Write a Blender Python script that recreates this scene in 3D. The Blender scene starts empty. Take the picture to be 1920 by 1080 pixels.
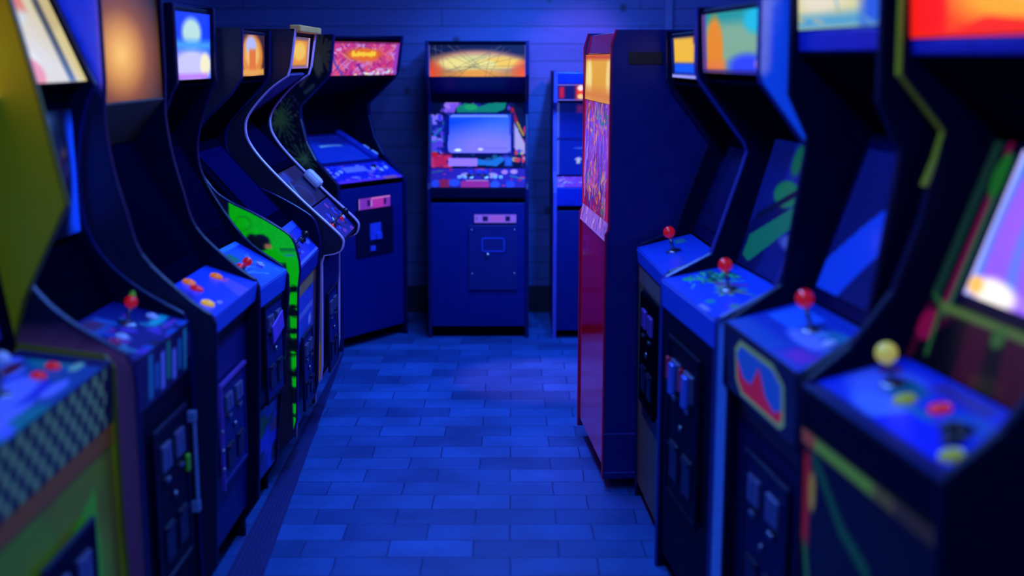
import bpy, bmesh, math, random
import numpy as np
from mathutils import Vector, Matrix

S = bpy.context.scene
COL = S.collection
R = math.radians

# ------------------------------------------------------------------ view
S.view_settings.view_transform = 'Standard'
S.view_settings.look = 'None'
S.view_settings.exposure = 0.0
S.view_settings.gamma = 1.0
S.view_settings.use_curve_mapping = False

# ------------------------------------------------------------------ colour
def lin(c):
    a = np.asarray(c, float) / 255.0
    return np.where(a <= .04045, a / 12.92, ((a + .055) / 1.055) ** 2.4)

def rgba(c):
    l = lin(c)
    return (float(l[0]), float(l[1]), float(l[2]), 1.0)

# ------------------------------------------------------------------ materials
def new_mat(name):
    m = bpy.data.materials.new(name)
    m.use_nodes = True
    nt = m.node_tree
    return m, nt, nt.nodes['Principled BSDF']

MC = {}
def plain(name, col, rough=.5, metal=0., var=.25, scale=14., spec=.5, coat=0., self_glow=0.):
    """painted or laminated surface with faint procedural mottling and roughness wear"""
    if name in MC: return MC[name]
    m, nt, b = new_mat(name)
    tc = nt.nodes.new('ShaderNodeTexCoord')
    n = nt.nodes.new('ShaderNodeTexNoise'); n.inputs['Scale'].default_value = scale
    n.inputs['Detail'].default_value = 5
    nt.links.new(tc.outputs['Object'], n.inputs['Vector'])
    mx = nt.nodes.new('ShaderNodeMix'); mx.data_type = 'RGBA'
    c = lin(col)
    mx.inputs[6].default_value = (*[float(v * (1 - var)) for v in c], 1)
    mx.inputs[7].default_value = (*[float(min(1, v * (1 + var))) for v in c], 1)
    nt.links.new(n.outputs['Fac'], mx.inputs[0])
    nt.links.new(mx.outputs[2], b.inputs['Base Color'])
    mr = nt.nodes.new('ShaderNodeMapRange')
    mr.inputs['To Min'].default_value = max(.03, rough - .1); mr.inputs['To Max'].default_value = min(1, rough + .1)
    nt.links.new(n.outputs['Fac'], mr.inputs['Value'])
    nt.links.new(mr.outputs['Result'], b.inputs['Roughness'])
    b.inputs['Metallic'].default_value = metal
    if self_glow > 0:                           # small glow added so plastic colours read under the blue light
        nt.links.new(mx.outputs[2], b.inputs['Emission Color']); b.inputs['Emission Strength'].default_value = self_glow
    b.inputs['Specular IOR Level'].default_value = spec
    b.inputs['Coat Weight'].default_value = coat
    MC[name] = m
    return m

def artmat(rough=.4, emis=0., spec=.5, coat=0., self_glow=0.):
    key = 'printed_art_%.2f_%.2f_%.2f_%.2f_%.2f' % (rough, emis, spec, coat, self_glow)
    if key in MC: return MC[key]
    m, nt, b = new_mat(key)
    a = nt.nodes.new('ShaderNodeAttribute'); a.attribute_name = 'art'
    if emis > 0:
        nt.links.new(a.outputs['Color'], b.inputs['Emission Color'])
        b.inputs['Emission Strength'].default_value = emis
        hs = nt.nodes.new('ShaderNodeHueSaturation'); hs.inputs['Value'].default_value = .25
        nt.links.new(a.outputs['Color'], hs.inputs['Color'])
        nt.links.new(hs.outputs['Color'], b.inputs['Base Color'])
    else:
        n = nt.nodes.new('ShaderNodeTexNoise'); n.inputs['Scale'].default_value = 60
        tc = nt.nodes.new('ShaderNodeTexCoord'); nt.links.new(tc.outputs['Object'], n.inputs['Vector'])
        mr = nt.nodes.new('ShaderNodeMapRange'); mr.inputs['To Min'].default_value = .8; mr.inputs['To Max'].default_value = 1.1
        nt.links.new(n.outputs['Fac'], mr.inputs['Value'])
        hs = nt.nodes.new('ShaderNodeHueSaturation')
        nt.links.new(mr.outputs['Result'], hs.inputs['Value'])
        nt.links.new(a.outputs['Color'], hs.inputs['Color'])
        nt.links.new(hs.outputs['Color'], b.inputs['Base Color'])
        if self_glow > 0:                       # glow added to printed colours that blue lamps leave dull
            nt.links.new(hs.outputs['Color'], b.inputs['Emission Color'])
            b.inputs['Emission Strength'].default_value = self_glow
    b.inputs['Roughness'].default_value = rough
    b.inputs['Specular IOR Level'].default_value = spec
    b.inputs['Coat Weight'].default_value = coat
    MC[key] = m
    return m

BLACK = plain('black_laminate', (2, 7, 42), .55, var=.2, spec=.07)
NAVY = plain('navy_laminate', (3, 24, 112), .5, var=.15, spec=.2)
DARK = plain('dark_vinyl', (2, 5, 24), .6, var=.3, spec=0.)
METAL = plain('worn_steel', (150, 150, 170), .3, metal=1.)
BLACKM = plain('black_steel', (4, 10, 50), .4, spec=.35)
SLOT = plain('coin_slot_plate', (120, 120, 160), .3, metal=.6)
REDP = plain('red_button_plastic', (235, 22, 30), .22, var=.05, coat=.5, self_glow=.28)
ORNP = plain('orange_button_plastic', (255, 130, 30), .25, var=.05, self_glow=.35)
YELP = plain('yellow_button_plastic', (255, 195, 50), .25, var=.05, self_glow=.4)
WHTP = plain('white_button_plastic', (225, 220, 255), .3, var=.05)
BLKP = plain('black_button_plastic', (18, 18, 30), .3, var=.05)
RUBB = plain('ribbed_rubber', (0, 12, 100), .75, var=.3)

# ------------------------------------------------------------------ painted canvases
class Cv:
    """a small procedural artwork: colours over u (left-right) and v (up)"""
    def __init__(s, w, h, base, asp=None):
        s.w, s.h = w, h
        s.a = np.zeros((h, w, 3)); s.a[:] = base
        s.asp = asp or w / h
        s.V, s.U = np.mgrid[0:h, 0:w]
        s.U = s.U / (w - 1); s.V = s.V / (h - 1)
    def mask(s, m, col, k=1.):
        m = np.clip(m, 0, 1)[..., None] * k
        s.a = s.a * (1 - m) + np.asarray(col, float) * m; return s
    def rect(s, u0, v0, u1, v1, col, soft=.004):
        m = np.minimum.reduce([(s.U - u0) * s.asp, (u1 - s.U) * s.asp, s.V - v0, v1 - s.V]) / soft + .5
        return s.mask(m, col)
    def ell(s, cu, cv, ru, rv, col, soft=.25, k=1.):
        d = np.sqrt(((s.U - cu) / ru) ** 2 + ((s.V - cv) / rv) ** 2)
        return s.mask((1 - d) / soft + .5, col, k)
    def glow(s, cu, cv, ru, rv, col, p=1.):
        d = np.sqrt(((s.U - cu) / ru) ** 2 + ((s.V - cv) / rv) ** 2)
        return s.mask(np.clip(1 - d, 0, 1) ** p, col)
    def line(s, u0, v0, u1, v1, wd, col, k=1.):
        A = s.asp
        dx, dy = (u1 - u0) * A, v1 - v0
        L = dx * dx + dy * dy + 1e-9
        t = np.clip(((s.U - u0) * A * dx + (s.V - v0) * dy) / L, 0, 1)
        d = np.hypot((s.U - u0) * A - t * dx, s.V - v0 - t * dy)
        return s.mask((wd / 2 - d) / (wd * .3 + 1e-6) + .5, col, k)
    def path(s, pts, wd, col, k=1.):
        for a, b in zip(pts, pts[1:]): s.line(*a, *b, wd, col, k)
        return s
    def poly(s, pts, col, k=1.):
        ins = np.zeros(s.U.shape, bool); n = len(pts)
        for i in range(n):
            (x0, y0), (x1, y1) = pts[i], pts[(i + 1) % n]
            if y0 == y1: continue
            c = ((s.V >= min(y0, y1)) & (s.V < max(y0, y1)))
            xi = x0 + (s.V - y0) * (x1 - x0) / (y1 - y0)
            ins ^= c & (s.U < xi)
        return s.mask(ins.astype(float), col, k)
    def grad(s, c0, c1, k=1.):
        g = np.asarray(c0, float) * (1 - s.V[..., None]) + np.asarray(c1, float) * s.V[..., None]
        s.a = s.a * (1 - k) + g * k; return s
    def blobs(s, seed, n, cols, r0, r1, box=(0, 0, 1, 1), k=1., stretch=1.):
        rg = random.Random(seed)
        for _ in range(n):
            r = rg.uniform(r0, r1); t = rg.uniform(.6, 1.6)
            s.ell(rg.uniform(box[0], box[2]), rg.uniform(box[1], box[3]), r * t / s.asp, r / t * stretch,
                  rg.choice(cols), .3, k)
        return s
    def strokes(s, seed, n, cols, wd, ln, ang=(0, 6.28), box=(0, 0, 1, 1), k=1.):
        rg = random.Random(seed)
        for _ in range(n):
            u, v, a, l = rg.uniform(box[0], box[2]), rg.uniform(box[1], box[3]), rg.uniform(*ang), rg.uniform(ln * .4, ln)
            s.line(u, v, u + math.cos(a) * l / s.asp, v + math.sin(a) * l, wd * rg.uniform(.6, 1.4), rg.choice(cols), k)
        return s
    def star(s, cu, cv, r, n, wd, col, seed=0, k=1.):
        rg = random.Random(seed)
        for i in range(n):
            a = 6.283 * i / n + rg.uniform(-.1, .1); l = r * rg.uniform(.65, 1)
            s.line(cu, cv, cu + math.cos(a) * l / s.asp, cv + math.sin(a) * l, wd, col, k)
        return s
    def at(s, u, v):
        x = min(max(u, 0), 1) * (s.w - 1); y = min(max(v, 0), 1) * (s.h - 1)
        i, j = int(min(x, s.w - 2)), int(min(y, s.h - 2)); f, g = x - i, y - j
        a = s.a
        return (a[j, i] * (1 - f) + a[j, i + 1] * f) * (1 - g) + (a[j + 1, i] * (1 - f) + a[j + 1, i + 1] * f) * g

# ------------------------------------------------------------------ mesh helpers
def link(name, me, mat, parent=None, smooth=False):
    if mat: me.materials.append(mat)
    if smooth:
        for p in me.polygons: p.use_smooth = True
    o = bpy.data.objects.new(name, me); COL.objects.link(o)
    if parent: o.parent = parent
    return o

def from_bm(name, bm, mat, parent=None, smooth=False):
    bmesh.ops.recalc_face_normals(bm, faces=bm.faces)
    me = bpy.data.meshes.new(name); bm.to_mesh(me); bm.free()
    return link(name, me, mat, parent, smooth)

def bbox(bm, c, s, M=None, bev=0.):
    r = bmesh.ops.create_cube(bm, size=1)
    bmesh.ops.scale(bm, vec=s, verts=r['verts']); bmesh.ops.translate(bm, vec=c, verts=r['verts'])
    if bev:
        es = list({e for v in r['verts'] for e in v.link_edges})
        q = bmesh.ops.bevel(bm, geom=es, offset=bev, segments=2, affect='EDGES', profile=.5)
        vs = q['verts']
        if M: bmesh.ops.transform(bm, matrix=M, verts=list({v for f in q['faces'] for v in f.verts} | set(vs)))
        return
    if M: bmesh.ops.transform(bm, matrix=M, verts=r['verts'])

def cyl(bm, r1, r2, z0, z1, M=None, n=20, cx=0, cy=0):
    r = bmesh.ops.create_cone(bm, cap_ends=True, segments=n, radius1=r1, radius2=r2, depth=z1 - z0)
    bmesh.ops.translate(bm, vec=(cx, cy, (z0 + z1) / 2), verts=r['verts'])
    if M: bmesh.ops.transform(bm, matrix=M, verts=r['verts'])

def lathe(bm, prof, M=None, n=20):
    rings = []
    for r, z in prof:
        if r < 1e-5: rings.append([bm.verts.new((0, 0, z))])
        else: rings.append([bm.verts.new((r * math.cos(6.28318 * i / n), r * math.sin(6.28318 * i / n), z)) for i in range(n)])
    for a, b in zip(rings, rings[1:]):
        for i in range(n):
            j = (i + 1) % n
            if len(a) == 1 and len(b) == 1: continue
            if len(a) == 1: bm.faces.new((a[0], b[i], b[j]))
            elif len(b) == 1: bm.faces.new((a[i], b[0], a[j]))
            else: bm.faces.new((a[i], b[i], b[j], a[j]))
    if M: bmesh.ops.transform(bm, matrix=M, verts=[v for g in rings for v in g])

def smooth_path(pts, n=5):
    out = []
    P = [pts[0]] + list(pts) + [pts[-1]]
    for i in range(1, len(P) - 2):
        a, b, c, d = P[i - 1], P[i], P[i + 1], P[i + 2]
        for k in range(n):
            t = k / n
            out.append(tuple(.5 * (2 * b[q] + (c[q] - a[q]) * t + (2 * a[q] - 5 * b[q] + 4 * c[q] - d[q]) * t * t
                                   + (3 * b[q] - a[q] - 3 * c[q] + d[q]) * t ** 3) for q in (0, 1)))
    out.append(tuple(pts[-1]))
    return out

def fr(p0, p1, fu, fv, w):
    """frame on a panel running from p0 to p1 in (depth,height): origin, tilt"""
    d = Vector((0, p1[0] - p0[0], p1[1] - p0[1])); L = d.length; d.normalize()
    nrm = Vector((0, -d.z, d.y)); xa = Vector((1, 0, 0))
    o = Vector(((fu - .5) * w, p0[0], p0[1])) + d * (fv * L)
    M = Matrix(((xa.x, d.x, nrm.x, o.x), (xa.y, d.y, nrm.y, o.y), (xa.z, d.z, nrm.z, o.z), (0, 0, 0, 1)))
    return M, L

def slab(name, p0, p1, w, parent, art=None, mat=None, thick=.016, emis=0., rough=.4, bulge=0., spec=.5,
         coat=0., x0=None, x1=None):
    """a panel between (depth,height) p0 and p1; its outer face carries the artwork"""
    M, L = fr(p0, p1, .5, 0, w)
    xa = -w / 2 if x0 is None else x0; xb = w / 2 if x1 is None else x1
    if art is None:
        bm = bmesh.new(); bbox(bm, ((xa + xb) / 2, L / 2, -thick / 2), (xb - xa, L, thick), M, bev=min(.003, thick * .3))
        return from_bm(name, bm, mat or BLACK, parent)
    W, H = art.w, art.h
    verts = []; cols = []
    A = lin(art.a)
    for j in range(H):
        for i in range(W):
            u, v = i / (W - 1), j / (H - 1)
            b = bulge * (1 - (2 * u - 1) ** 2) * (1 - (2 * v - 1) ** 2)
            verts.append(M @ Vector((xa + (xb - xa) * u, L * v, b)))
            cols.append((*A[j, i], 1))
    faces = [(j * W + i, j * W + i + 1, (j + 1) * W + i + 1, (j + 1) * W + i) for j in range(H - 1) for i in range(W - 1)]
    n = len(verts)
    for z in (0, -thick):
        for x, y in ((xa, 0), (xb, 0), (xb, L), (xa, L)): verts.append(M @ Vector((x, y, z - .0001)))
    for a, b in ((0, 1), (1, 2), (2, 3), (3, 0)): faces.append((n + a, n + 4 + a, n + 4 + b, n + b))
    faces.append((n + 7, n + 6, n + 5, n + 4))
    cols += [(.003, .003, .012, 1)] * 8
    me = bpy.data.meshes.new(name); me.from_pydata([tuple(v) for v in verts], [], faces)
    at = me.color_attributes.new('art', 'FLOAT_COLOR', 'POINT')
    at.data.foreach_set('color', np.array(cols, dtype=np.float32).ravel())
    o = link(name, me, artmat(rough, emis, spec, coat), parent)
    for p in me.polygons[:(W - 1) * (H - 1)]: p.use_smooth = True
    return o

def side_panel(parent, x, th, prof, depth, mat, art=None, box=None, step=.012, rough=.4, name='side_panel', z0=0., emis=0.):
    """whole side board; x is its outer face, th signed inward thickness"""
    pts = [(u, z) for u, z in prof] + [(depth, prof[-1][1]), (depth, prof[0][1])]
    bm = bmesh.new()
    vs = [bm.verts.new((x, u, z)) for u, z in pts]
    f = bm.faces.new(vs)
    if art is not None:
        u0, u1 = box[0], box[2]; zz0, zz1 = box[1], box[3]
        k = u0
        while k <= u1 + 1e-6:
            bmesh.ops.bisect_plane(bm, geom=bm.verts[:] + bm.edges[:] + bm.faces[:], plane_co=(0, k, 0), plane_no=(0, 1, 0)); k += step
        k = zz0
        while k <= zz1 + 1e-6:
            bmesh.ops.bisect_plane(bm, geom=bm.verts[:] + bm.edges[:] + bm.faces[:], plane_co=(0, 0, k), plane_no=(0, 0, 1)); k += step
    nf = len(bm.faces)
    vb = [bm.verts.new((x + th, u, z)) for u, z in pts]
    bm.faces.new(list(reversed(vb)))
    vo = [bm.verts.new((x, u, z)) for u, z in pts]
    n = len(pts)
    for i in range(n):
        j = (i + 1) % n
        bm.faces.new((vo[i], vo[j], vb[j], vb[i]))
    bmesh.ops.recalc_face_normals(bm, faces=bm.faces)
    me = bpy.data.meshes.new(name); bm.to_mesh(me); bm.free()
    if art is not None:
        at = me.color_attributes.new('art', 'FLOAT_COLOR', 'POINT')
        cs = np.zeros((len(me.vertices), 4), dtype=np.float32); cs[:, 3] = 1
        for i, v in enumerate(me.vertices):
            U = (v.co.y - box[0]) / (box[2] - box[0]); V = (v.co.z - box[1]) / (box[3] - box[1])
            cs[i, :3] = lin(art.at(U, V)) if abs(v.co.x - x) < 1e-5 else lin((3, 8, 46))
        at.data.foreach_set('color', cs.ravel())
        return link(name, me, artmat(rough, self_glow=emis), parent)
    return link(name, me, mat, parent)

def trim(parent, x, th, prof, mat, off=.004, name='edge_trim'):
    """rounded moulding pressed along the front edge of a side board"""
    n = len(prof); bm = bmesh.new(); rings = []
    for i, (u, z) in enumerate(prof):
        a = prof[max(0, i - 1)]; b = prof[min(n - 1, i + 1)]
        d = Vector((b[0] - a[0], b[1] - a[1])); d.normalize(); nr = Vector((-d.y, d.x))
        xa, xb = x + math.copysign(.001, -th), x + th + math.copysign(.001, th)
        ring = []
        for xx, o in ((xa, -.003), (xa, off * .4), (xa * .7 + xb * .3, off), (xa * .3 + xb * .7, off), (xb, off * .4), (xb, -.003)):
            ring.append(bm.verts.new((xx, u + nr.x * o, z + nr.y * o)))
        rings.append(ring)
    for a, b in zip(rings, rings[1:]):
        for k in range(5): bm.faces.new((a[k], a[k + 1], b[k + 1], b[k]))
    bm.faces.new(rings[0]); bm.faces.new(list(reversed(rings[-1])))
    return from_bm(name, bm, mat, parent)

# ------------------------------------------------------------------ small parts
def joystick(parent, M, ballmat, h=.065, r=.019):
    bm = bmesh.new()
    lathe(bm, [(0, .006), (.018, .006), (.026, .003), (.028, 0), (.0, 0)], M)
    lathe(bm, [(0, h), (.0055, h), (.006, .004), (0, .004)], M, 12)
    j = from_bm('joystick', bm, METAL, parent, True)
    bm = bmesh.new(); P = [(r * math.sin(math.pi * i / 12), h + r * .8 - r * math.cos(math.pi * i / 12)) for i in range(13)]
    P[0] = (0, P[0][1]); P[-1] = (0, P[-1][1])
    lathe(bm, P, M)
    from_bm('ball_grip', bm, ballmat, j, True)
    return j

def button(parent, M, mat, r=.014):
    bm = bmesh.new()
    lathe(bm, [(0, .004), (r * .78, .004), (r * .95, .009), (r * 1.2, .008), (r * 1.35, 0), (0, 0)], M)
    b = from_bm('button', bm, mat, parent, True)
    bm = bmesh.new(); lathe(bm, [(0, .013), (r * .6, .0125), (r * .74, .010), (r * .74, .003), (0, .003)], M)
    from_bm('button_cap', bm, mat, b, True)
    return b

def coin_door(parent, M, w=.26, h=.36, plate=NAVY, frame=BLACKM, slots='plate', glow=None):
    """coin door on the front: frame, recessed plate, entry slots, return cups, lock; M's y runs up"""
    bm = bmesh.new()
    for cx, cy, sx, sy in ((0, h / 2, w, .014), (0, -h / 2, w, .014), (-w / 2, 0, .014, h + .014), (w / 2, 0, .014, h + .014)):
        bbox(bm, (cx, cy, .004), (sx, sy, .012), M, bev=.003)
    d = from_bm('coin_door', bm, frame, parent)
    bm = bmesh.new(); bbox(bm, (0, 0, .002), (w - .014, h - .014, .006), M)
    from_bm('door_plate', bm, plate, d)
    for sx in (-1, 1):
        bm = bmesh.new(); bbox(bm, (sx * w * .22, h * .30, .009), (w * .26, h * .17, .012), M, bev=.003)
        e = from_bm('coin_entry', bm, glow or SLOT, d)
        bm = bmesh.new(); bbox(bm, (sx * w * .22, h * .30, .0155), (.004, h * .11, .003), M)
        from_bm('coin_slot', bm, METAL, d)
        bm = bmesh.new(); bbox(bm, (sx * w * .22, h * .15, .009), (w * .12, .012, .014), M, bev=.002)
        from_bm('reject_button', bm, METAL, d)
        bm = bmesh.new(); bbox(bm, (sx * w * .22, -h * .26, .007), (w * .27, h * .24, .010), M, bev=.003)
        from_bm('return_cup', bm, BLACKM, d)
        bm = bmesh.new(); bbox(bm, (sx * w * .22, -h * .16, .014), (w * .25, .008, .010), M)
        from_bm('cup_lip', bm, BLACKM, d)
    bm = bmesh.new(); lathe(bm, [(0, .014), (.009, .013), (.011, .005), (0, .005)], M @ Matrix.Translation((0, 0, .002)))
    from_bm('lock', bm, METAL, d, True)
    return d

def front_bolts(parent, M, pts):
    for x, y in pts:
        bm = bmesh.new(); lathe(bm, [(0, .005), (.005, .004), (.008, .001), (.008, -.002), (0, -.002)], M @ Matrix.Translation((x, y, 0)), 12)
        from_bm('bolt', bm, METAL, parent, True)

def feet(parent, w, depth, h=.05, inset=.17):
    for sx in (-1, 1):
        for y in (inset, depth - inset):
            bm = bmesh.new()
            lathe(bm, [(0, 0), (.022, 0), (.024, .006), (.010, .014), (.008, h + .004), (0, h + .004)],
                  Matrix.Translation((sx * (w / 2 - .05), y, 0)), 14)
            from_bm('leveling_foot', bm, METAL, parent, True)

# ------------------------------------------------------------------ cabinet
def cabinet(label, far, w, yaw, prof, depth=.8, side='L', group=None, top=None, sidemat=BLACK, trimmat=None, zb=.05,
            near_art=None, art_box=None, art_step=.012, foot=True, trim_off=.004, art_side='near', self_glow=0.):
    """root Empty at the base; the side boards follow prof [(depth,height)...] bottom to top"""
    th = R(yaw)
    dx, dy = math.cos(th), math.sin(th)
    sg = -1 if side == 'L' else 1        # from the given far corner to the centre
    root = bpy.data.objects.new('arcade_cabinet', None); COL.objects.link(root)
    root.location = (far[0] + sg * dx * w / 2, far[1] + sg * dy * w / 2, 0); root.rotation_euler = (0, 0, th)
    root['label'] = label; root['category'] = 'arcade machine'
    if group: root['group'] = group
    T = .02
    nearx = -1 if side == 'L' else 1
    for s in (-1, 1):
        if near_art is not None and s == (nearx if art_side == 'near' else -nearx):
            side_panel(root, s * w / 2, -s * T, prof, depth, sidemat, near_art, art_box, art_step, emis=self_glow)
        else:
            side_panel(root, s * w / 2, -s * T, prof, depth, sidemat)
        if trimmat: trim(root, s * w / 2, -s * T, prof, trimmat, trim_off)
    wi = w - 2 * T
    zt = prof[-1][1]; ut = prof[-1][0]
    slab('top_board', (ut + .015, zt - .008), (depth - .005, zt - .008), wi, root, mat=sidemat)
    slab('back_board', (depth - .004, zt - .01), (depth - .004, prof[0][1]), wi, root, mat=DARK)
    slab('bottom_board', (depth - .02, zb + .01), (prof[0][0] + .03, zb + .01), wi, root, mat=DARK)
    if foot: feet(root, w, depth, zb)
    return root, wi

def std_front(root, wi, pf, z_lip, mat=NAVY, z0=.06, u=.012, name='front_panel', u0=None):
    return slab(name, (u if u0 is None else u0, z0), (u, z_lip), wi, root, mat=mat)
def sub(p0, p1, a, b, off=.006):
    d = (p1[0] - p0[0], p1[1] - p0[1]); L = math.hypot(*d); n = (-d[1] / L * off, d[0] / L * off)
    return ((p0[0] + d[0] * a + n[0], p0[1] + d[1] * a + n[1]), (p0[0] + d[0] * b + n[0], p0[1] + d[1] * b + n[1]))

def screen(root, p0, p1, wi, a, b, fa, fb, art, emis=0., rough=.2, bulge=.02, name='screen', spec=.3):
    q0, q1 = sub(p0, p1, a, b)
    return slab(name, q0, q1, wi, root, art=art, emis=emis, rough=rough, bulge=bulge, spec=spec,
                x0=(fa - .5) * wi, x1=(fb - .5) * wi, thick=.005)

def vfr(u, z, fx, wi):
    return fr((u, z), (u, z + 1), fx, 0, wi)[0]

def pfr(p0, p1, fx, fv, wi):
    return fr(p0, p1, fx, fv, wi)[0]

def dim(w=24, h=24, c=(8, 12, 60)): return Cv(w, h, c)

# ================================================================== THE ROOM
def struct(o, cat=None):
    o['kind'] = 'structure'; return o

def quad_box(name, c, s, mat):
    bm = bmesh.new(); bbox(bm, c, s); return struct(from_bm(name, bm, mat))

def paver_mat():
    m, nt, b = new_mat('stone_pavers')
    L = nt.links.new
    tc = nt.nodes.new('ShaderNodeTexCoord')
    wv = nt.nodes.new('ShaderNodeTexNoise'); wv.inputs['Scale'].default_value = 5; wv.inputs['Detail'].default_value = 3
    L(tc.outputs['Object'], wv.inputs['Vector'])
    vm = nt.nodes.new('ShaderNodeVectorMath'); vm.operation = 'SCALE'; vm.inputs['Scale'].default_value = .014
    L(wv.outputs['Color'], vm.inputs[0])
    va = nt.nodes.new('ShaderNodeVectorMath'); va.operation = 'ADD'
    L(tc.outputs['Object'], va.inputs[0]); L(vm.outputs['Vector'], va.inputs[1])
    br = nt.nodes.new('ShaderNodeTexBrick')
    br.inputs['Scale'].default_value = 1; br.inputs['Brick Width'].default_value = .300
    br.inputs['Row Height'].default_value = .155; br.inputs['Mortar Size'].default_value = .0035
    br.inputs['Mortar Smooth'].default_value = .4; br.inputs['Bias'].default_value = -.1
    br.offset = .43; br.offset_frequency = 2
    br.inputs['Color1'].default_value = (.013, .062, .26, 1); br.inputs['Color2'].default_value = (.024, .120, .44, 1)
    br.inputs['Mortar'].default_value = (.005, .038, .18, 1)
    L(va.outputs['Vector'], br.inputs['Vector'])
    n = nt.nodes.new('ShaderNodeTexNoise'); n.inputs['Scale'].default_value = 3.2; n.inputs['Detail'].default_value = 8
    L(tc.outputs['Object'], n.inputs['Vector'])
    mr = nt.nodes.new('ShaderNodeMapRange'); mr.inputs['From Min'].default_value = .3; mr.inputs['From Max'].default_value = .7
    mr.inputs['To Min'].default_value = .75; mr.inputs['To Max'].default_value = 1.2
    L(n.outputs['Fac'], mr.inputs['Value'])
    hs = nt.nodes.new('ShaderNodeHueSaturation'); L(br.outputs['Color'], hs.inputs['Color']); L(mr.outputs['Result'], hs.inputs['Value'])
    L(hs.outputs['Color'], b.inputs['Base Color'])
    rr = nt.nodes.new('ShaderNodeMapRange'); rr.inputs['To Min'].default_value = .36; rr.inputs['To Max'].default_value = .6
    L(n.outputs['Fac'], rr.inputs['Value']); L(rr.outputs['Result'], b.inputs['Roughness'])
    b.inputs['Specular IOR Level'].default_value = .22
    n2 = nt.nodes.new('ShaderNodeTexNoise'); n2.inputs['Scale'].default_value = 24; n2.inputs['Detail'].default_value = 6
    L(tc.outputs['Object'], n2.inputs['Vector'])
    ad = nt.nodes.new('ShaderNodeMath'); ad.operation = 'MULTIPLY_ADD'; ad.inputs[1].default_value = -.9
    L(br.outputs['Fac'], ad.inputs[0]); L(n2.outputs['Fac'], ad.inputs[2])
    bp = nt.nodes.new('ShaderNodeBump'); bp.inputs['Strength'].default_value = .35; bp.inputs['Distance'].default_value = .006
    L(ad.outputs[0], bp.inputs['Height']); L(bp.outputs['Normal'], b.inputs['Normal'])
    return m

def plank_mat():
    m, nt, b = new_mat('painted_pine_boards')
    L = nt.links.new
    tc = nt.nodes.new('ShaderNodeTexCoord')
    mp = nt.nodes.new('ShaderNodeMapping'); mp.inputs['Rotation'].default_value = (R(90), 0, 0)
    L(tc.outputs['Object'], mp.inputs['Vector'])
    sx = nt.nodes.new('ShaderNodeSeparateXYZ'); L(tc.outputs['Object'], sx.inputs[0])
    cx = nt.nodes.new('ShaderNodeCombineXYZ')
    ax = nt.nodes.new('ShaderNodeMath'); ax.operation = 'ADD'; L(sx.outputs['X'], ax.inputs[0]); L(sx.outputs['Y'], ax.inputs[1])
    L(ax.outputs[0], cx.inputs['X']); L(sx.outputs['Z'], cx.inputs['Y'])
    br = nt.nodes.new('ShaderNodeTexBrick'); br.inputs['Scale'].default_value = 1
    br.inputs['Brick Width'].default_value = 2.6; br.inputs['Row Height'].default_value = .112
    br.inputs['Mortar Size'].default_value = .0028; br.inputs['Mortar Smooth'].default_value = .2
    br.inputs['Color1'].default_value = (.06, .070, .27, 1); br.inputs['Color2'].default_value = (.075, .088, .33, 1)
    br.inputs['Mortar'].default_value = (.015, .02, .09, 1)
    L(cx.outputs[0], br.inputs['Vector'])
    st = nt.nodes.new('ShaderNodeVectorMath'); st.operation = 'MULTIPLY'; st.inputs[1].default_value = (1.2, 16, 1)
    L(cx.outputs[0], st.inputs[0])
    n = nt.nodes.new('ShaderNodeTexNoise'); n.inputs['Scale'].default_value = 2; n.inputs['Detail'].default_value = 6; n.inputs['Distortion'].default_value = 1.2
    L(st.outputs['Vector'], n.inputs['Vector'])
    mr = nt.nodes.new('ShaderNodeMapRange'); mr.inputs['To Min'].default_value = .7; mr.inputs['To Max'].default_value = 1.3
    L(n.outputs['Fac'], mr.inputs['Value'])
    vo = nt.nodes.new('ShaderNodeTexVoronoi'); vo.inputs['Scale'].default_value = 3.2
    st2 = nt.nodes.new('ShaderNodeVectorMath'); st2.operation = 'MULTIPLY'; st2.inputs[1].default_value = (1, .8, 1)
    L(cx.outputs[0], st2.inputs[0]); L(st2.outputs['Vector'], vo.inputs['Vector'])
    kr = nt.nodes.new('ShaderNodeMapRange'); kr.inputs['From Min'].default_value = .05; kr.inputs['From Max'].default_value = .10
    kr.inputs['To Min'].default_value = .3; kr.inputs['To Max'].default_value = 1
    L(vo.outputs['Distance'], kr.inputs['Value'])
    mu = nt.nodes.new('ShaderNodeMath'); mu.operation = 'MULTIPLY'; L(mr.outputs['Result'], mu.inputs[0]); L(kr.outputs['Result'], mu.inputs[1])
    hs = nt.nodes.new('ShaderNodeHueSaturation'); L(br.outputs['Color'], hs.inputs['Color']); L(mu.outputs[0], hs.inputs['Value'])
    L(hs.outputs['Color'], b.inputs['Base Color'])
    b.inputs['Roughness'].default_value = .6
    bp = nt.nodes.new('ShaderNodeBump'); bp.inputs['Strength'].default_value = .4; bp.inputs['Distance'].default_value = .004; bp.invert = True
    L(br.outputs['Fac'], bp.inputs['Height']); L(bp.outputs['Normal'], b.inputs['Normal'])
    return m

PAV = paver_mat(); PLK = plank_mat()
HC = 2.75
quad_box('floor', (0, 3.6, -.05), (4.6, 9.9, .1), PAV)
quad_box('wall_back', (-.14, 8.31, HC / 2), (4.0, .1, HC), PLK)
quad_box('wall_left', (-1.99, 3.6, HC / 2), (.1, 9.5, HC), PLK)
quad_box('wall_right', (1.75, 3.6, HC / 2), (.1, 9.5, HC), PLK)
quad_box('ceiling', (-.12, 3.6, HC + .05), (4.0, 9.5, .1), plain('ceiling_paint', (40, 44, 90), .8))
quad_box('trim_1', (1.02, 8.24, HC / 2), (.05, .04, HC), plain('wood_batten', (90, 95, 160), .6))
quad_box('baseboard_back', (-.14, 8.245, .09), (3.7, .03, .18), plain('base_paint', (16, 18, 44), .6))

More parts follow.
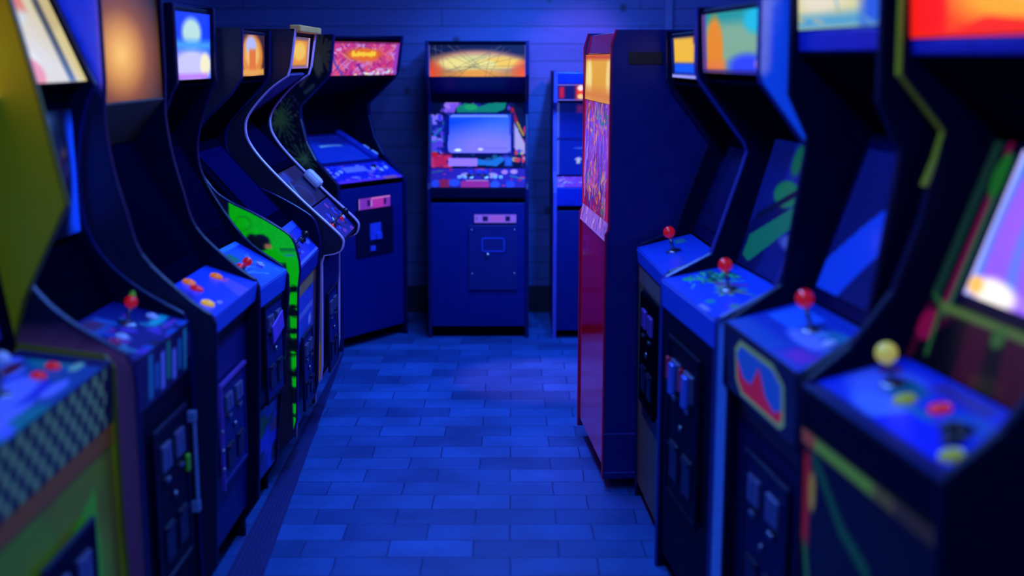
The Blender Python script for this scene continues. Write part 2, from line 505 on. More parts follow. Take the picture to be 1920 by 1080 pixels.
# ribbed rubber runner along the left row
bm = bmesh.new()
def strip_x(t): return (-.935 + (-.990 + .935) * t, -.765 + (-.982 + .765) * t)
Y0, Y1 = 2.6, 7.02
def runner(bm, f0, f1, z0, z1):
    v = []
    for z in (z0, z1):
        for t, f in ((0, f0), (0, f1), (1, f1), (1, f0)):
            xa, xb = strip_x(t); v.append(bm.verts.new((xa + (xb - xa) * f, Y0 + (Y1 - Y0) * t, z)))
    for f in ((3, 2, 1, 0), (4, 5, 6, 7), (0, 1, 5, 4), (1, 2, 6, 5), (2, 3, 7, 6), (3, 0, 4, 7)): bm.faces.new([v[i] for i in f])
runner(bm, 0, 1, .0005, .004)
for k in range(7): runner(bm, .03 + k * .14, .03 + k * .14 + .08, .004, .008)
mt = from_bm('rubber_mat', bm, RUBB)
mt['label'] = 'ribbed dark blue rubber mat on the floor along the left machines'; mt['category'] = 'mat'

# ================================================================== LEFT ROW, near to far
GL = 'arcade machines in the left row'
OLIVE = plain('yellow_side_paint', (235, 205, 0), .5, var=.06)
# ---- 1: yellow cabinet with checker front
prof = [(-.02, 0), (0, .5), (0, .93), (.02, .955), (.247, .985), (.211, 1.10), (.089, 1.34), (.14, 1.6), (.20, 1.86), (.21, 1.92)]
root, wi = cabinet('yellow-sided arcade machine with checkered control box and lime green front', (-1.006, 3.04), .80, 90, prof,
                   sidemat=OLIVE, trimmat=plain('dark_olive_trim', (110, 100, 20), .4), group=GL)
a = Cv(60, 70, (150, 140, 10)); a.blobs(3, 20, [(120, 190, 20), (160, 170, 10)], .05, .2, k=.5)
a.poly([(.2, 0), (.2, .7), (.80, .90), (.86, 0)], (110, 215, 20)); a.rect(.92, 0, 1, 1, (150, 125, 20))
slab('front_panel', (.0, .06), (.012, .73), wi, root, art=a, rough=.5)
coin_door(root, vfr(-.0, .38, .50, wi), .32, .46, plate=BLACK)
slab('wood_rail', (.008, .732), (.008, .785), wi, root, mat=plain('brown_rail', (190, 100, 20), .45))
a = Cv(80, 30, (8, 14, 50), 4)
for i in range(20):
    for j in range(5):
        if (i + j) % 2 == 0: a.rect(i / 20, j / 5, (i + 1) / 20, (j + 1) / 5, (170, 190, 110))
a.rect(.93, 0, 1, 1, (8, 14, 60))
slab('control_front', (.006, .787), (.0, .94), wi, root, art=a)
a = Cv(70, 50, (30, 90, 160)); a.blobs(5, 26, [(120, 130, 255), (20, 150, 150), (30, 60, 220), (150, 150, 255)], .08, .25)
a.rect(.9, 0, 1, 1, (10, 20, 90)); a.ell(.45, .5, .28, .2, (150, 150, 255)); a.ell(.88, .25, .06, .06, (170, 220, 170)); a.ell(.75, .8, .1, .08, (120, 20, 70))
P = ((.0, .945), (.23, .975)); slab('control_panel', *P, wi, root, art=a)
joystick(root, pfr(*P, .5, .55, wi), WHTP)
for x in (.25, .72, .84): button(root, pfr(*P, x, .45, wi), REDP)
P = ((.235, .98), (.30, 1.40)); slab('monitor_bezel', *P, wi, root, mat=DARK)
screen(root, *P, wi, .1, .9, .12, .88, dim(24, 24, (20, 30, 140)), emis=.6)
slab('speaker_panel', (.30, 1.40), (.25, 1.58), wi, root, mat=DARK)
slab('marquee', (.235, 1.60), (.27, 1.86), wi, root, art=Cv(30, 20, (200, 190, 90)).blobs(1, 12, [(220, 120, 40)], .1, .2), emis=.6)

# ---- 2: brown-purple edge, red ball joystick, cream marquee
prof = [(0, 0), (0, .88), (.006, .92)] + smooth_path([(.02, .95), (.14, 1.02), (.233, 1.10), (.29, 1.20), (.305, 1.36), (.277, 1.54), (.24, 1.62)], 4) + [(.36, 1.90)]
side = Cv(20, 60, (16, 18, 60)); side.rect(0, 0, 1, .52, (205, 110, 150)); 
root, wi = cabinet('black arcade machine with cream marquee and teal artwork, right behind the yellow-sided one', (-.955, 3.60), .535, 89, prof,
                   near_art=side, art_box=(-.01, 0, .5, 1.9), art_step=.08, trimmat=plain('deep_blue_trim', (4, 14, 84), .4), group=GL)
slab('front_panel', (.01, .06), (.012, .78), wi, root, mat=BLACK)
d = coin_door(root, vfr(.003, .48, .5, wi), .30, .44, plate=BLACK)
bm = bmesh.new(); bbox(bm, (.2, .03, .016), (.022, .30, .008), vfr(.003, .48, .5, wi), bev=.003); bbox(bm, (.2, .17, .01), (.03, .03, .022), vfr(.003, .48, .5, wi)); bbox(bm, (.2, -.11, .01), (.03, .03, .022), vfr(.003, .48, .5, wi))
from_bm('lock_bar', bm, plain('grey_blue_enamel', (110, 130, 180), .4), root)
bm = bmesh.new(); bbox(bm, (.13, .05, .012), (.025, .05, .01), vfr(.003, .48, .5, wi), bev=.003)
from_bm('green_coin_light', bm, plain('green_lens', (110, 200, 20), .3), root)
a = Cv(90, 40, (8, 14, 80), 3.4)
for i, c in enumerate([(40, 160, 190), (30, 130, 200), (160, 160, 255), (30, 170, 130), (160, 160, 255), (30, 140, 190), (40, 190, 190)]):
    u = .2 + i * .11; a.rect(u, .1 + .1 * (i % 2), u + .07, .95 - .12 * ((i * 2) % 3), c, .06)
for k in range(4): a.line(.92, .3 + k * .13, 1, .4 + k * .13, .04, (150, 90, 170))
slab('control_front', (.006, .78), (.0, .925), wi, root, art=a)
a = Cv(110, 70, (12, 30, 130), 1.7)
a.blobs(9, 40, [(30, 130, 190), (20, 90, 200), (180, 40, 170), (30, 150, 180), (110, 60, 200), (10, 20, 90)], .03, .10, box=(.1, 0, .95, .75))
a.rect(.25, .62, .6, .92, (50, 110, 200), .1); a.rect(.33, .72, .52, .95, (110, 60, 110), .08)
a.rect(.72, .25, .98, .37, (30, 215, 205), .04); a.rect(.7, .12, .95, .18, (140, 60, 190)); a.line(.05, .2, .1, .8, .06, (120, 60, 110))
P = ((.0, .93), (.225, .985)); slab('control_panel', *P, wi, root, art=a)
joystick(root, pfr(*P, .62, .55, wi), REDP, .05, .018)
bm = bmesh.new(); cyl(bm, .010, .004, .084, .096, pfr(*P, .62, .55, wi)); from_bm('green_top_cap', bm, plain('green_plastic', (150, 220, 40), .3), root)
for x in (.2, .32, .86): button(root, pfr(*P, x, .4, wi), plain('pink_button_plastic', (230, 30, 110), .3) if x < .3 else WHTP)
slab('card_ledge', (.225, .99), (.31, 1.18), wi, root, mat=DARK)
P = ((.313, 1.185), (.318, 1.57)); slab('monitor_bezel', *P, wi, root, mat=DARK)
a = Cv(60, 60, (3, 6, 40)); a.ell(1.0, .45, .34, .50, (10, 60, 240), .3)
screen(root, *P, wi, .03, .95, .06, .995, a, emis=1.0, bulge=.05)
slab('speaker_panel', (.316, 1.572), (.285, 1.62), wi, root, mat=DARK)
a = Cv(70, 50, (235, 215, 140), 2); a.blobs(4, 10, [(250, 235, 170), (225, 225, 190), (215, 190, 120)], .1, .3, k=.8)
a.rect(0, .82, .6, 1, (240, 120, 20), .1); a.ell(.3, .12, .14, .16, (250, 130, 20)); a.rect(.74, 0, .84, 1, (80, 80, 40), .06)
slab('marquee', (.262, 1.63), (.36, 1.86), wi, root, art=a, emis=.8)

side3 = Cv(40, 40, (3, 8, 46), .8); side3.poly([(.03, 1), (.03, .25), (.12, .2), (.6, 1)], (30, 60, 235)); side3.line(.10, .3, .10, 1, .10, (110, 90, 230))  # blue-violet light painted onto the upper side board
# ---- 3: blue panel with yellow, red and orange buttons
prof = [(.085, 0), (.085, .06), (.03, .14), (.01, .60), (.0, .86), (.0, .915), (.013, .94)] + smooth_path([(.03, .95), (.094, 1.0), (.21, 1.12), (.25, 1.25), (.28, 1.37), (.297, 1.5), (.292, 1.60)], 4) + [(.29, 1.63), (.292, 1.92)]
root, wi = cabinet('black arcade machine with yellow, red and orange buttons and dim amber marquee', (-.88, 4.235), .62, 89, prof,
                   near_art=side3, art_box=(.25, 1.5, .60, 1.92), art_step=.03, self_glow=.35, trimmat=plain('blue_black_trim', (5, 10, 64), .4, spec=.3), group=GL)
slab('front_panel', (.07, .12), (.05, .80), wi, root, mat=NAVY)
slab('recess_panel', (.05, .80), (.02, .855), wi, root, mat=BLACK)
M = vfr(.045, .50, .55, wi)
bm = bmesh.new()
for cx, cy, sx, sy in ((0, .17, .34, .01), (-.17, 0, .01, .35)): bbox(bm, (cx, cy, .008), (sx, sy, .012), M)
from_bm('door_surround', bm, plain('violet_steel', (140, 90, 210), .35, metal=.5), root)
coin_door(root, M, .31, .32, plate=NAVY, frame=NAVY)
front_bolts(root, vfr(.0, .86, .5, wi), [(-.27, -.3), (-.27, -.36), (-.27, -.42)])
slab('control_front', (.012, .865), (.002, .928), wi, root, mat=plain('bright_blue_enamel', (40, 90, 250), .35, var=.06))
a = Cv(70, 60, (36, 84, 245)); a.ell(.1, .75, .2, .3, (20, 50, 190), .6)
a.poly([(.55, .0), (.78, .0), (.86, .42), (.70, .42)], (140, 110, 245), .9)
a.ell(.30, .17, .035, .05, (230, 190, 250)); a.ell(.80, .47, .07, .055, (240, 110, 210), .3)
P = ((.002, .93), (.18, .99)); slab('control_panel', *P, wi, root, art=a, rough=.3)
for x, v, m in ((.18, .28, YELP), (.40, .66, REDP), (.475, .86, ORNP), (.80, .64, ORNP)): button(root, pfr(*P, x, v, wi), m, .017)
P = ((.182, .992), (.40, 1.42)); slab('monitor_bezel', *P, wi, root, mat=plain('smoked_bezel', (1, 4, 34), .6, var=.1, spec=0.))
screen(root, *P, wi, .14, .88, .12, .88, dim(24, 24, (2, 4, 30)), rough=.6, spec=0.)
slab('speaker_panel', (.40, 1.42), (.295, 1.56), wi, root, mat=plain('grille_brown', (50, 34, 20), .6))
a = Cv(60, 50, (34, 22, 10), 2); a.glow(.32, .42, .85, .75, (225, 125, 30), .8); a.glow(.32, .42, .45, .42, (250, 195, 95), 1.)
slab('marquee', (.300, 1.565), (.305, 1.90), wi, root, art=a, emis=1.0)

# ---- 4: panel with red stick, green rectangle
prof = [(.115, 0), (.115, .05), (.07, .12), (.03, .50), (.0, .80), (.0, .87), (.022, .905)] + smooth_path([(.045, .92), (.173, 1.02), (.299, 1.21), (.335, 1.33), (.318, 1.45), (.268, 1.58)], 4) + [(.248, 1.61), (.25, 1.88)]
root, wi = cabinet('arcade machine with white and blue marquee, just in front of the green-sided one', (-.868, 4.73), .475, 86.5, prof, depth=.70,
                   trimmat=plain('blue_black_trim', (5, 10, 64), .4, spec=.3), group=GL)
slab('front_panel', (.085, .10), (.03, .78), wi, root, mat=NAVY)
M = vfr(.02, .62, .6, wi); coin_door(root, M, .26, .36, plate=NAVY, frame=BLACK)
bm = bmesh.new(); bbox(bm, (.02, .08, .02), (.16, .07, .006), M @ Matrix.Rotation(R(12), 4, 'Z'), bev=.002); from_bm('violet_price_card', bm, plain('violet_card', (120, 80, 230), .4), root)
a = Cv(40, 40, (20, 40, 150)); a.blobs(21, 20, [(30, 130, 40), (40, 60, 220), (90, 60, 120), (8, 10, 40)], .08, .25)
slab('kick_art', (.075, .12), (.052, .40), wi, root, art=a)
slab('control_front', (.012, .81), (.002, .885), wi, root, mat=plain('bright_blue_enamel', (40, 90, 250), .35, var=.06))
a = Cv(80, 80, (30, 70, 225)); a.rect(.1, .62, .55, .84, (30, 120, 120), .03)
a.strokes(5, 22, [(120, 170, 255), (20, 40, 140), (70, 140, 255)], .03, .16, box=(.3, .15, .9, .6)); a.rect(0, .9, 1, 1, (70, 150, 255))
P = ((.002, .89), (.20, 1.0)); slab('control_panel', *P, wi, root, art=a, rough=.3)
joystick(root, pfr(*P, .25, .42, wi), REDP, .03, .017); button(root, pfr(*P, .36, .52, wi), REDP, .012); button(root, pfr(*P, .7, .35, wi), WHTP, .011)
P = ((.205, 1.005), (.42, 1.42)); slab('monitor_bezel', *P, wi, root, mat=plain('smoked_bezel', (1, 4, 34), .6, var=.1, spec=0.))
screen(root, *P, wi, .14, .88, .12, .88, dim(24, 24, (2, 5, 40)), rough=.6, spec=0.)
slab('speaker_panel', (.42, 1.42), (.28, 1.60), wi, root, mat=DARK)
a = Cv(60, 60, (20, 60, 235), 1.6); a.ell(.5, .70, .25, .22, (190, 225, 205), .5); a.ell(.5, .2, .55, .28, (205, 200, 255), .6)
a.ell(.85, .22, .14, .18, (250, 240, 190), .5); a.rect(0, .45, 1, .58, (70, 160, 230), .12); a.rect(.1, 0, .9, .08, (190, 120, 230), .08)
slab('marquee', (.268, 1.62), (.262, 1.855), wi, root, art=a, emis=.95)

# ---- 5: green side art
prof5 = [(.14, 0), (.13, .08), (.03, .19), (.011, .26), (-.012, .80), (-.022, .87)] + smooth_path([(-.02, .91), (.005, 1.0), (.075, 1.055), (.163, 1.105), (.244, 1.145), (.31, 1.20), (.376, 1.32), (.35, 1.43), (.22, 1.56)], 4) + [(.178, 1.62), (.17, 1.81)]
box = (-.03, .15, .27, 1.16)
GRN = (8, 215, 8); side = Cv(80, 230, (10, 12, 40), .3)
def su(u): return (u - box[0]) / (box[2] - box[0])
def sv(z): return (z - box[1]) / (box[3] - box[1])
side.poly([(su(.245), 1), (su(-.05), 1), (su(-.05), sv(.24)), (su(.02), sv(.20)), (su(.03), sv(.95)), (su(.245), sv(1.0))], GRN)
side.poly([(su(.245), 1), (su(-.05), 1), (su(-.05), sv(.9)), (su(.245), sv(.9))], GRN)
rg = random.Random(4)
for z in (.285, .37, .385, .47, .54, .56, .63, .70, .725, .80):
    u = rg.uniform(-.015, .015); side.ell(su(u), sv(z), rg.uniform(.04, .09), .013, (6, 10, 20)); side.line(su(-.03), sv(z), su(.03), sv(z + rg.uniform(-.02, .02)), .010, (6, 10, 20))
for z0, z1 in ((.33, .37), (.44, .47), (.56, .60)): side.rect(su(-.01), sv(z0), su(.03), sv(z1), (6, 10, 20))
side.ell(su(.13), sv(.985), .13, .032, (8, 14, 30), .2); side.ell(su(.165), sv(1.0), .06, .02, (8, 14, 30)); side.ell(su(.10), sv(.97), .05, .010, (190, 130, 80))
side.ell(su(.195), sv(1.06), .11, .030, (8, 150, 8), .1, .6); side.ell(su(.195), sv(1.06), .09, .024, GRN, .1)
side.line(su(.045), sv(.93), su(.045), sv(1.04), .004, (5, 110, 5)); side.line(su(-.01), sv(.955), su(.05), sv(.955), .006, (10, 100, 60)); side.line(su(.0), sv(.935), su(.035), sv(.935), .008, (40, 150, 160))
root, wi = cabinet('arcade machine with bright green artwork on its side and small orange marquee', (-.862, 5.385), .595, 90.5, prof5,
                   near_art=side, art_box=box, art_step=.008, self_glow=.45, trimmat=plain('blue_black_trim2', (8, 16, 84), .35, spec=.3), group=GL)
a = Cv(50, 90, (20, 50, 190), .8); a.rect(0, 0, 1, 1, (24, 60, 200)); a.blobs(31, 24, [(10, 20, 90), (40, 110, 240), (20, 60, 210), (60, 90, 230)], .08, .3)
a.rect(0, .74, 1, .78, (130, 150, 240)); a.rect(0, .9, 1, 1, (180, 150, 90)); a.rect(.84, 0, 1, 1, (150, 90, 60)); a.rect(.88, .1, .96, .9, (60, 40, 120)); a.ell(.7, .66, .07, .04, (200, 200, 255))
slab('front_panel', (.03, .20), (.0, .80), wi, root, art=a)
coin_door(root, vfr(-.0, .42, .4, wi), .24, .30, plate=NAVY)
slab('control_front', (-.006, .80), (-.015, .87), wi, root, mat=plain('navy_enamel', (20, 40, 170), .35))
a = Cv(70, 60, (24, 50, 200)); a.blobs(7, 26, [(60, 80, 220), (10, 16, 80), (110, 110, 240), (30, 60, 230)], .03, .09); a.rect(0, 0, 1, .08, (110, 130, 250)); a.rect(.0, .8, 1, 1, (50, 100, 250))
P = ((-.012, .875), (.10, 1.0)); slab('control_panel', *P, wi, root, art=a)
joystick(root, pfr(*P, .5, .5, wi), BLKP, .045, .016)
for x in (.25, .7, .8): button(root, pfr(*P, x, .45, wi), BLKP, .012)
P = ((.105, 1.0), (.42, 1.36)); slab('monitor_bezel', *P, wi, root, mat=plain('smoked_bezel', (1, 4, 34), .6, var=.1, spec=0.))
screen(root, *P, wi, .14, .9, .12, .88, dim(24, 24, (4, 10, 70)), rough=.6, spec=0.)
slab('speaker_panel', (.42, 1.36), (.20, 1.60), wi, root, mat=DARK)
a = Cv(60, 50, (60, 30, 40), 2.4); a.ell(.5, .45, .42, .5, (235, 140, 30), .25); a.ell(.5, .5, .28, .3, (250, 190, 90), .4); a.ell(.45, .7, .2, .2, (190, 190, 230), .5)
a.rect(.05, 0, .95, .16, (245, 170, 60), .08); a.rect(.38, .15, .62, .6, (240, 120, 20), .1)
slab('marquee', (.19, 1.625), (.185, 1.80), wi, root, art=a, emis=.85, x1=wi * .44)

# ---- 6: cream moulding outlining a protruding rounded console
lip = [(.14, 0), (.135, .08), (.02, .27), (.012, .33), (.0, .80), (-.012, .835)]
prof6 = lip + smooth_path([(-.055, .842), (-.085, .856), (-.097, .885), (-.092, .915), (-.044, .965), (.068, 1.07), (.211, 1.215), (.288, 1.31), (.316, 1.38), (.30, 1.455), (.209, 1.56), (.125, 1.62)], 4) + [(.11, 1.66), (.085, 1.82)]
box = (-.10, .05, .12, .86); side = Cv(40, 90, (12, 14, 46), .3)
side.poly([(0, 0), (.62, 0), (.60, .95), (0, .95)], (120, 100, 110)); side.poly([(0, 0), (.62, 0), (.62, .5), (0, .42)], (190, 130, 50)); side.poly([(0, 0), (.6, 0), (.6, .12), (0, .1)], (60, 110, 70))
CREAM = plain('lilac_white_moulding', (215, 175, 225), .3)
root, wi = cabinet('arcade machine outlined in pale lilac moulding with a jutting rounded console', (-.845, 5.985), .575, 90, prof6,
                   near_art=side, art_box=box, art_step=.012, self_glow=.12, trimmat=CREAM, group=GL, trim_off=.005)
slab('front_panel', (.03, .27), (.0, .80), wi, root, mat=NAVY)
coin_door(root, vfr(.004, .45, .5, wi), .28, .36)
slab('console_underside', (.0, .80), (-.085, .875), wi, root, mat=BLACK)
a = Cv(80, 60, (14, 24, 130)); a.blobs(13, 30, [(30, 60, 220), (8, 10, 60), (180, 60, 160), (60, 80, 230), (20, 30, 150)], .03, .09)
P = ((-.082, .89), (.05, 1.035)); slab('control_panel', *P, wi, root, art=a)
joystick(root, pfr(*P, .5, .45, wi), BLKP, .05, .017)
for x, m in ((.2, REDP), (.3, BLKP), (.75, REDP), (.85, WHTP)): button(root, pfr(*P, x, .4, wi), m, .012)
a = Cv(60, 60, (10, 16, 110)); a.ell(.3, .3, .28, .3, (30, 60, 210), .1); a.ell(.3, .3, .25, .26, (10, 20, 120), .1); a.line(.05, .1, .3, .95, .05, (80, 190, 250)); a.rect(.0, .7, .4, .95, (30, 90, 240), .1)
P = ((.055, 1.04), (.20, 1.19)); slab('instruction_panel', *P, wi, root, art=a, emis=.15)
bm = bmesh.new(); bbox(bm, (.20, .10, .028), (.07, .10, .05), pfr((.055, 1.04), (.20, 1.19), .5, 0, wi), bev=.02); from_bm('white_speaker_pod', bm, WHTP, root)
P = ((.205, 1.195), (.42, 1.42)); slab('monitor_bezel', *P, wi, root, mat=plain('smoked_bezel', (1, 4, 34), .6, var=.1, spec=0.))
screen(root, *P, wi, .1, .9, .12, .88, dim(24, 24, (4, 8, 50)), rough=.6, spec=0.)
slab('speaker_panel', (.42, 1.42), (.14, 1.62), wi, root, mat=plain('violet_grille', (60, 50, 130), .5))
a = Cv(60, 60, (110, 90, 120), 2.2); a.rect(.12, .1, .88, .9, (240, 150, 20), .1); a.ell(.5, .55, .3, .3, (250, 200, 70), .4); a.rect(0, 0, .1, 1, (200, 170, 190)); a.rect(.9, 0, 1, 1, (210, 170, 200)); a.rect(0, 0, 1, .06, (150, 110, 170))
slab('marquee', (.125, 1.65), (.11, 1.79), wi, root, art=a, emis=.85)
bm = bmesh.new(); bbox(bm, (0, .085, 1.822), (wi + .04, .05, .03), bev=.006); from_bm('top_rail', bm, plain('tan_rail', (240, 170, 90), .5, spec=.1), root)

# ---- 7: corner cabinet with pink marquee and star side art
prof7 = [(.0, .0), (-.004, .955), (.0, .985), (.161, 1.115), (.232, 1.22), (.272, 1.35), (.275, 1.425), (.061, 1.585), (.035, 1.62), (.0, 1.83)]
box = (-.02, .85, .6, 1.83); side = Cv(150, 230, (8, 9, 26), .63)
GG = (105, 160, 90)
def s7(u, z): return ((u - box[0]) / (box[2] - box[0]), (z - box[1]) / (box[3] - box[1]))
side.star(*s7(.43, 1.345), .155, 24, .006, GG, 3); side.star(*s7(.43, 1.345), .08, 40, .006, (90, 140, 60), 8); side.star(*s7(.25, 1.12), .14, 20, .006, GG, 5)
side.star(*s7(.1, 1.72), .12, 18, .02, (110, 100, 60), 6); side.ell(*s7(.12, 1.66), .05, .07, (130, 120, 80), .5)
rg = random.Random(8)
for k in range(46):
    an = rg.uniform(0, 6.28); rr = rg.uniform(.12, .18); c = s7(.43 + math.cos(an) * rr, 1.345 + math.sin(an) * rr)
    side.ell(*c, .010, .006, (100, 80, 130), .4)
for k in range(11):
    an = 2.6 - k * .26; c0 = s7(.40 + .20 * math.cos(an), 1.40 + .2 * math.sin(an)); c1 = s7(.40 + .28 * math.cos(an), 1.40 + .28 * math.sin(an)); side.line(*c0, *c1, .022, (100, 90, 85) if k % 2 else (70, 100, 95))
root, wi = cabinet('angled corner arcade machine with pink marquee and star bursts on its black side', (-1.003, 7.06), .618, 55.5, prof7, depth=.72,
                   side='X', near_art=side, art_box=box, art_step=.009, art_side='far', self_glow=.06, trimmat=plain('dark_blue_trim', (3, 12, 76), .35))
slab('front_panel', (.012, .07), (.008, .95), wi, root, mat=NAVY)
M = vfr(.004, .68, .53, wi)
bm = bmesh.new(); bbox(bm, (0, 0, .002), (.33, .28, .006), M); pl = from_bm('coin_door', bm, BLACKM, root)
bm = bmesh.new(); bbox(bm, (0, 0, .006), (.10, .10, .006), M, bev=.002); bbox(bm, (.02, -.03, .012), (.05, .04, .02), M, bev=.004); bbox(bm, (-.03, -.10, .008), (.045, .03, .012), M, bev=.003); from_bm('coin_cup', bm, plain('blue_steel', (60, 80, 220), .4), pl)
front_bolts(pl, M, [(-.09, .05), (.11, .055), (.16, .05), (.11, .09)])
a = Cv(60, 20, (150, 60, 200), 4.5); a.ell(.6, .5, .25, .6, (215, 60, 190), .6); a.rect(.27, .25, .36, .8, (60, 20, 110)); a.rect(.78, .25, .88, .8, (60, 20, 110)); a.rect(0, 0, .03, 1, (200, 160, 255)); a.rect(.4, .88, 1, 1, (250, 150, 220)); a.rect(.38, .2, .41, .8, (210, 170, 255))
slab('coin_price_plate', (-.004, .82), (-.004, .885), wi, root, art=a, emis=.55, thick=.012, x0=-.13, x1=.155)
a = Cv(120, 60, (40, 50, 210), 2.6); a.blobs(41, 46, [(150, 140, 250), (120, 60, 210), (20, 30, 150), (200, 90, 200), (60, 90, 250), (190, 180, 255)], .03, .10)
a.rect(.28, .55, .62, .85, (170, 160, 250), .04); a.rect(0, 0, 1, .12, (170, 70, 220)); a.rect(.72, .0, .92, .16, (255, 120, 150), .05)
P = ((.004, .985), (.155, 1.075)); slab('control_panel', *P, wi, root, art=a, rough=.3)
for x, v, m in ((.12, .5, WHTP), (.2, .6, WHTP), (.7, .6, WHTP), (.8, .5, WHTP), (.9, .6, WHTP), (.76, .75, BLKP)): button(root, pfr(*P, x, v, wi), m, .012)
P = ((.16, 1.08), (.50, 1.24)); slab('monitor_bezel', *P, wi, root, mat=plain('blue_gloss_bezel', (12, 24, 120), .18, coat=.3))
a = Cv(60, 60, (14, 50, 225)); a.rect(.30, .48, .74, .56, (90, 170, 250), .03); a.ell(.1, .8, .08, .03, (150, 160, 255)); a.ell(.7, .8, .5, .25, (8, 24, 150), .8)
screen(root, *P, wi, .05, .88, .08, .85, a, emis=.62, bulge=.02)
bm = bmesh.new(); Mx = pfr(*P, .88, 0, wi)
bbox(bm, (0, .18, .018), (.05, .34, .03), Mx, bev=.008); from_bm('bezel_rail', bm, plain('blue_rail', (40, 60, 190), .3), root)
bm = bmesh.new(); bbox(bm, (.03, .06, .02), (.04, .05, .02), Mx, bev=.004); bbox(bm, (.03, .13, .02), (.03, .05, .02), Mx, bev=.004); from_bm('instruction_cards', bm, WHTP, root)
slab('rear_hood', (.50, 1.25), (.52, 1.46), wi, root, mat=BLACK)
slab('speaker_panel', (.52, 1.46), (.075, 1.60), wi, root, mat=BLACK)
a = Cv(150, 90, (205, 55, 125), 1.8)
a.blobs(51, 60, [(225, 90, 120), (170, 40, 140), (205, 130, 180), (225, 80, 100), (150, 40, 150), (220, 150, 200)], .03, .09)
a.strokes(52, 70, [(200, 140, 210), (120, 30, 120), (235, 110, 120), (215, 120, 180)], .025, .3, ang=(.6, 1.2))
a.strokes(53, 30, [(200, 140, 210), (120, 30, 120), (235, 110, 120)], .03, .3, ang=(1.9, 2.6))
a.path([(0, .62), (.05, .35), (.18, 0)], .05, (90, 70, 160)); a.line(.40, .3, .5, .02, .05, (80, 30, 100))
a.ell(.46, .62, .27, .20, (235, 110, 30), .5); rg = random.Random(2)
for k in range(9): a.ell(.30 + k * .04, .63 + rg.uniform(-.02, .02), .026, .07 + rg.uniform(-.02, .03), (255, 205, 50), .4)
a.blobs(54, 22, [(215, 190, 225), (240, 235, 190), (190, 220, 220)], .02, .05, box=(.35, 0, 1, .12)); a.rect(0, .95, 1, 1, (120, 20, 80), .05); a.rect(.95, 0, 1, .95, (150, 60, 190), .04)
slab('marquee', (.048, 1.60), (.012, 1.79), wi, root, art=a, emis=.9)

# ================================================================== BACK WALL
# ---- centre cabinet
profC = [(.0, 0), (.0, .92), (.01, .95), (.13, 1.05), (.20, 1.36), (.17, 1.44), (.02, 1.57), (.0, 1.60), (.0, 1.80)]
root, wi = cabinet('arcade machine facing down the aisle with crossing lines on its yellow marquee', (-.514, 7.45), .615, 0, profC,
                   side='X', depth=.72, trimmat=plain('dark_blue_trim', (3, 12, 76), .35))
slab('front_panel', (.008, .07), (.008, .835), wi, root, mat=NAVY)
slab('kick_plate', (.05, .0), (.05, .07), wi, root, mat=DARK)
slab('recess_band', (.03, .84), (.03, .87), wi, root, mat=DARK)
slab('control_front', (-.004, .865), (-.006, .925), wi, root, mat=BLACK)
a = Cv(80, 16, (150, 110, 240), 7); a.rect(.2, .2, .32, .8, (30, 10, 100)); a.rect(.74, .2, .86, .8, (30, 10, 100)); a.rect(.05, .3, .07, .7, (60, 40, 160)); a.rect(.36, .15, .7, .85, (180, 100, 220), .2)
slab('coin_price_plate', (-.002, .715), (-.002, .765), wi, root, art=a, emis=.55, thick=.010, x0=-.022, x1=.232)
M = vfr(.0, .50, .66, wi)
bm = bmesh.new(); bbox(bm, (0, 0, .0), (.30, .40, .006), M, bev=.002); dr = from_bm('coin_door', bm, plain('navy_steel', (18, 26, 105), .4, var=.1), root)
bm = bmesh.new()
for cx, cy, sx, sy in ((0, .045, .135, .005), (0, -.035, .135, .005), (-.066, .005, .005, .085), (.066, .005, .005, .085)): bbox(bm, (cx, cy + .075, .004), (sx, sy, .008), M)
from_bm('coin_return', bm, plain('blue_steel', (60, 80, 220), .4), dr)
bm = bmesh.new(); lathe(bm, [(0, .012), (.014, .010), (.016, .002), (0, .002)], M @ Matrix.Translation((-.035, .015, 0))); from_bm('lock', bm, METAL, dr, True)
front_bolts(dr, M, [(-.13, .17), (.13, .17), (-.13, -.1), (.13, -.1)])
a = Cv(150, 50, (60, 40, 190), 3.6)
a.blobs(61, 40, [(200, 30, 140), (130, 30, 190), (40, 60, 240), (230, 60, 150), (20, 20, 120)], .03, .10)
a.rect(.32, .0, .62, .34, (225, 50, 165), .03); a.rect(.1, 0, .2, .4, (190, 30, 90), .05); a.ell(.05, .2, .04, .2, (50, 90, 255)); a.ell(.68, .15, .05, .2, (60, 110, 255)); a.ell(.84, .15, .05, .2, (60, 90, 250)); a.ell(.25, .25, .06, .2, (60, 100, 255))
a.ell(.37, .62, .06, .14, (220, 200, 255)); a.ell(.65, .62, .06, .14, (230, 200, 250)); a.ell(.78, .8, .035, .12, (250, 170, 240)); a.ell(.88, .82, .04, .12, (250, 190, 240)); a.path([(.38, .36), (.6, .36)], .06, (250, 170, 210))
a.line(.0, .78, .12, .86, .05, (40, 140, 140)); a.line(.84, .6, .98, .45, .05, (60, 170, 190)); a.rect(.48, .75, .54, .95, (40, 80, 250))
P = ((.0, .93), (.125, 1.035)); slab('control_panel', *P, wi, root, art=a, rough=.35, emis=.3)  # unlit panel print given a glow to brighten its colours
for x in (.42, .58): joystick(root, pfr(*P, x, .6, wi), plain('blue_ball_plastic', (40, 60, 240), .3), .02, .012)
for x in (.3, .36, .68, .74): button(root, pfr(*P, x, .5, wi), WHTP, .010)
a = Cv(170, 130, (3, 8, 60), 1.4)
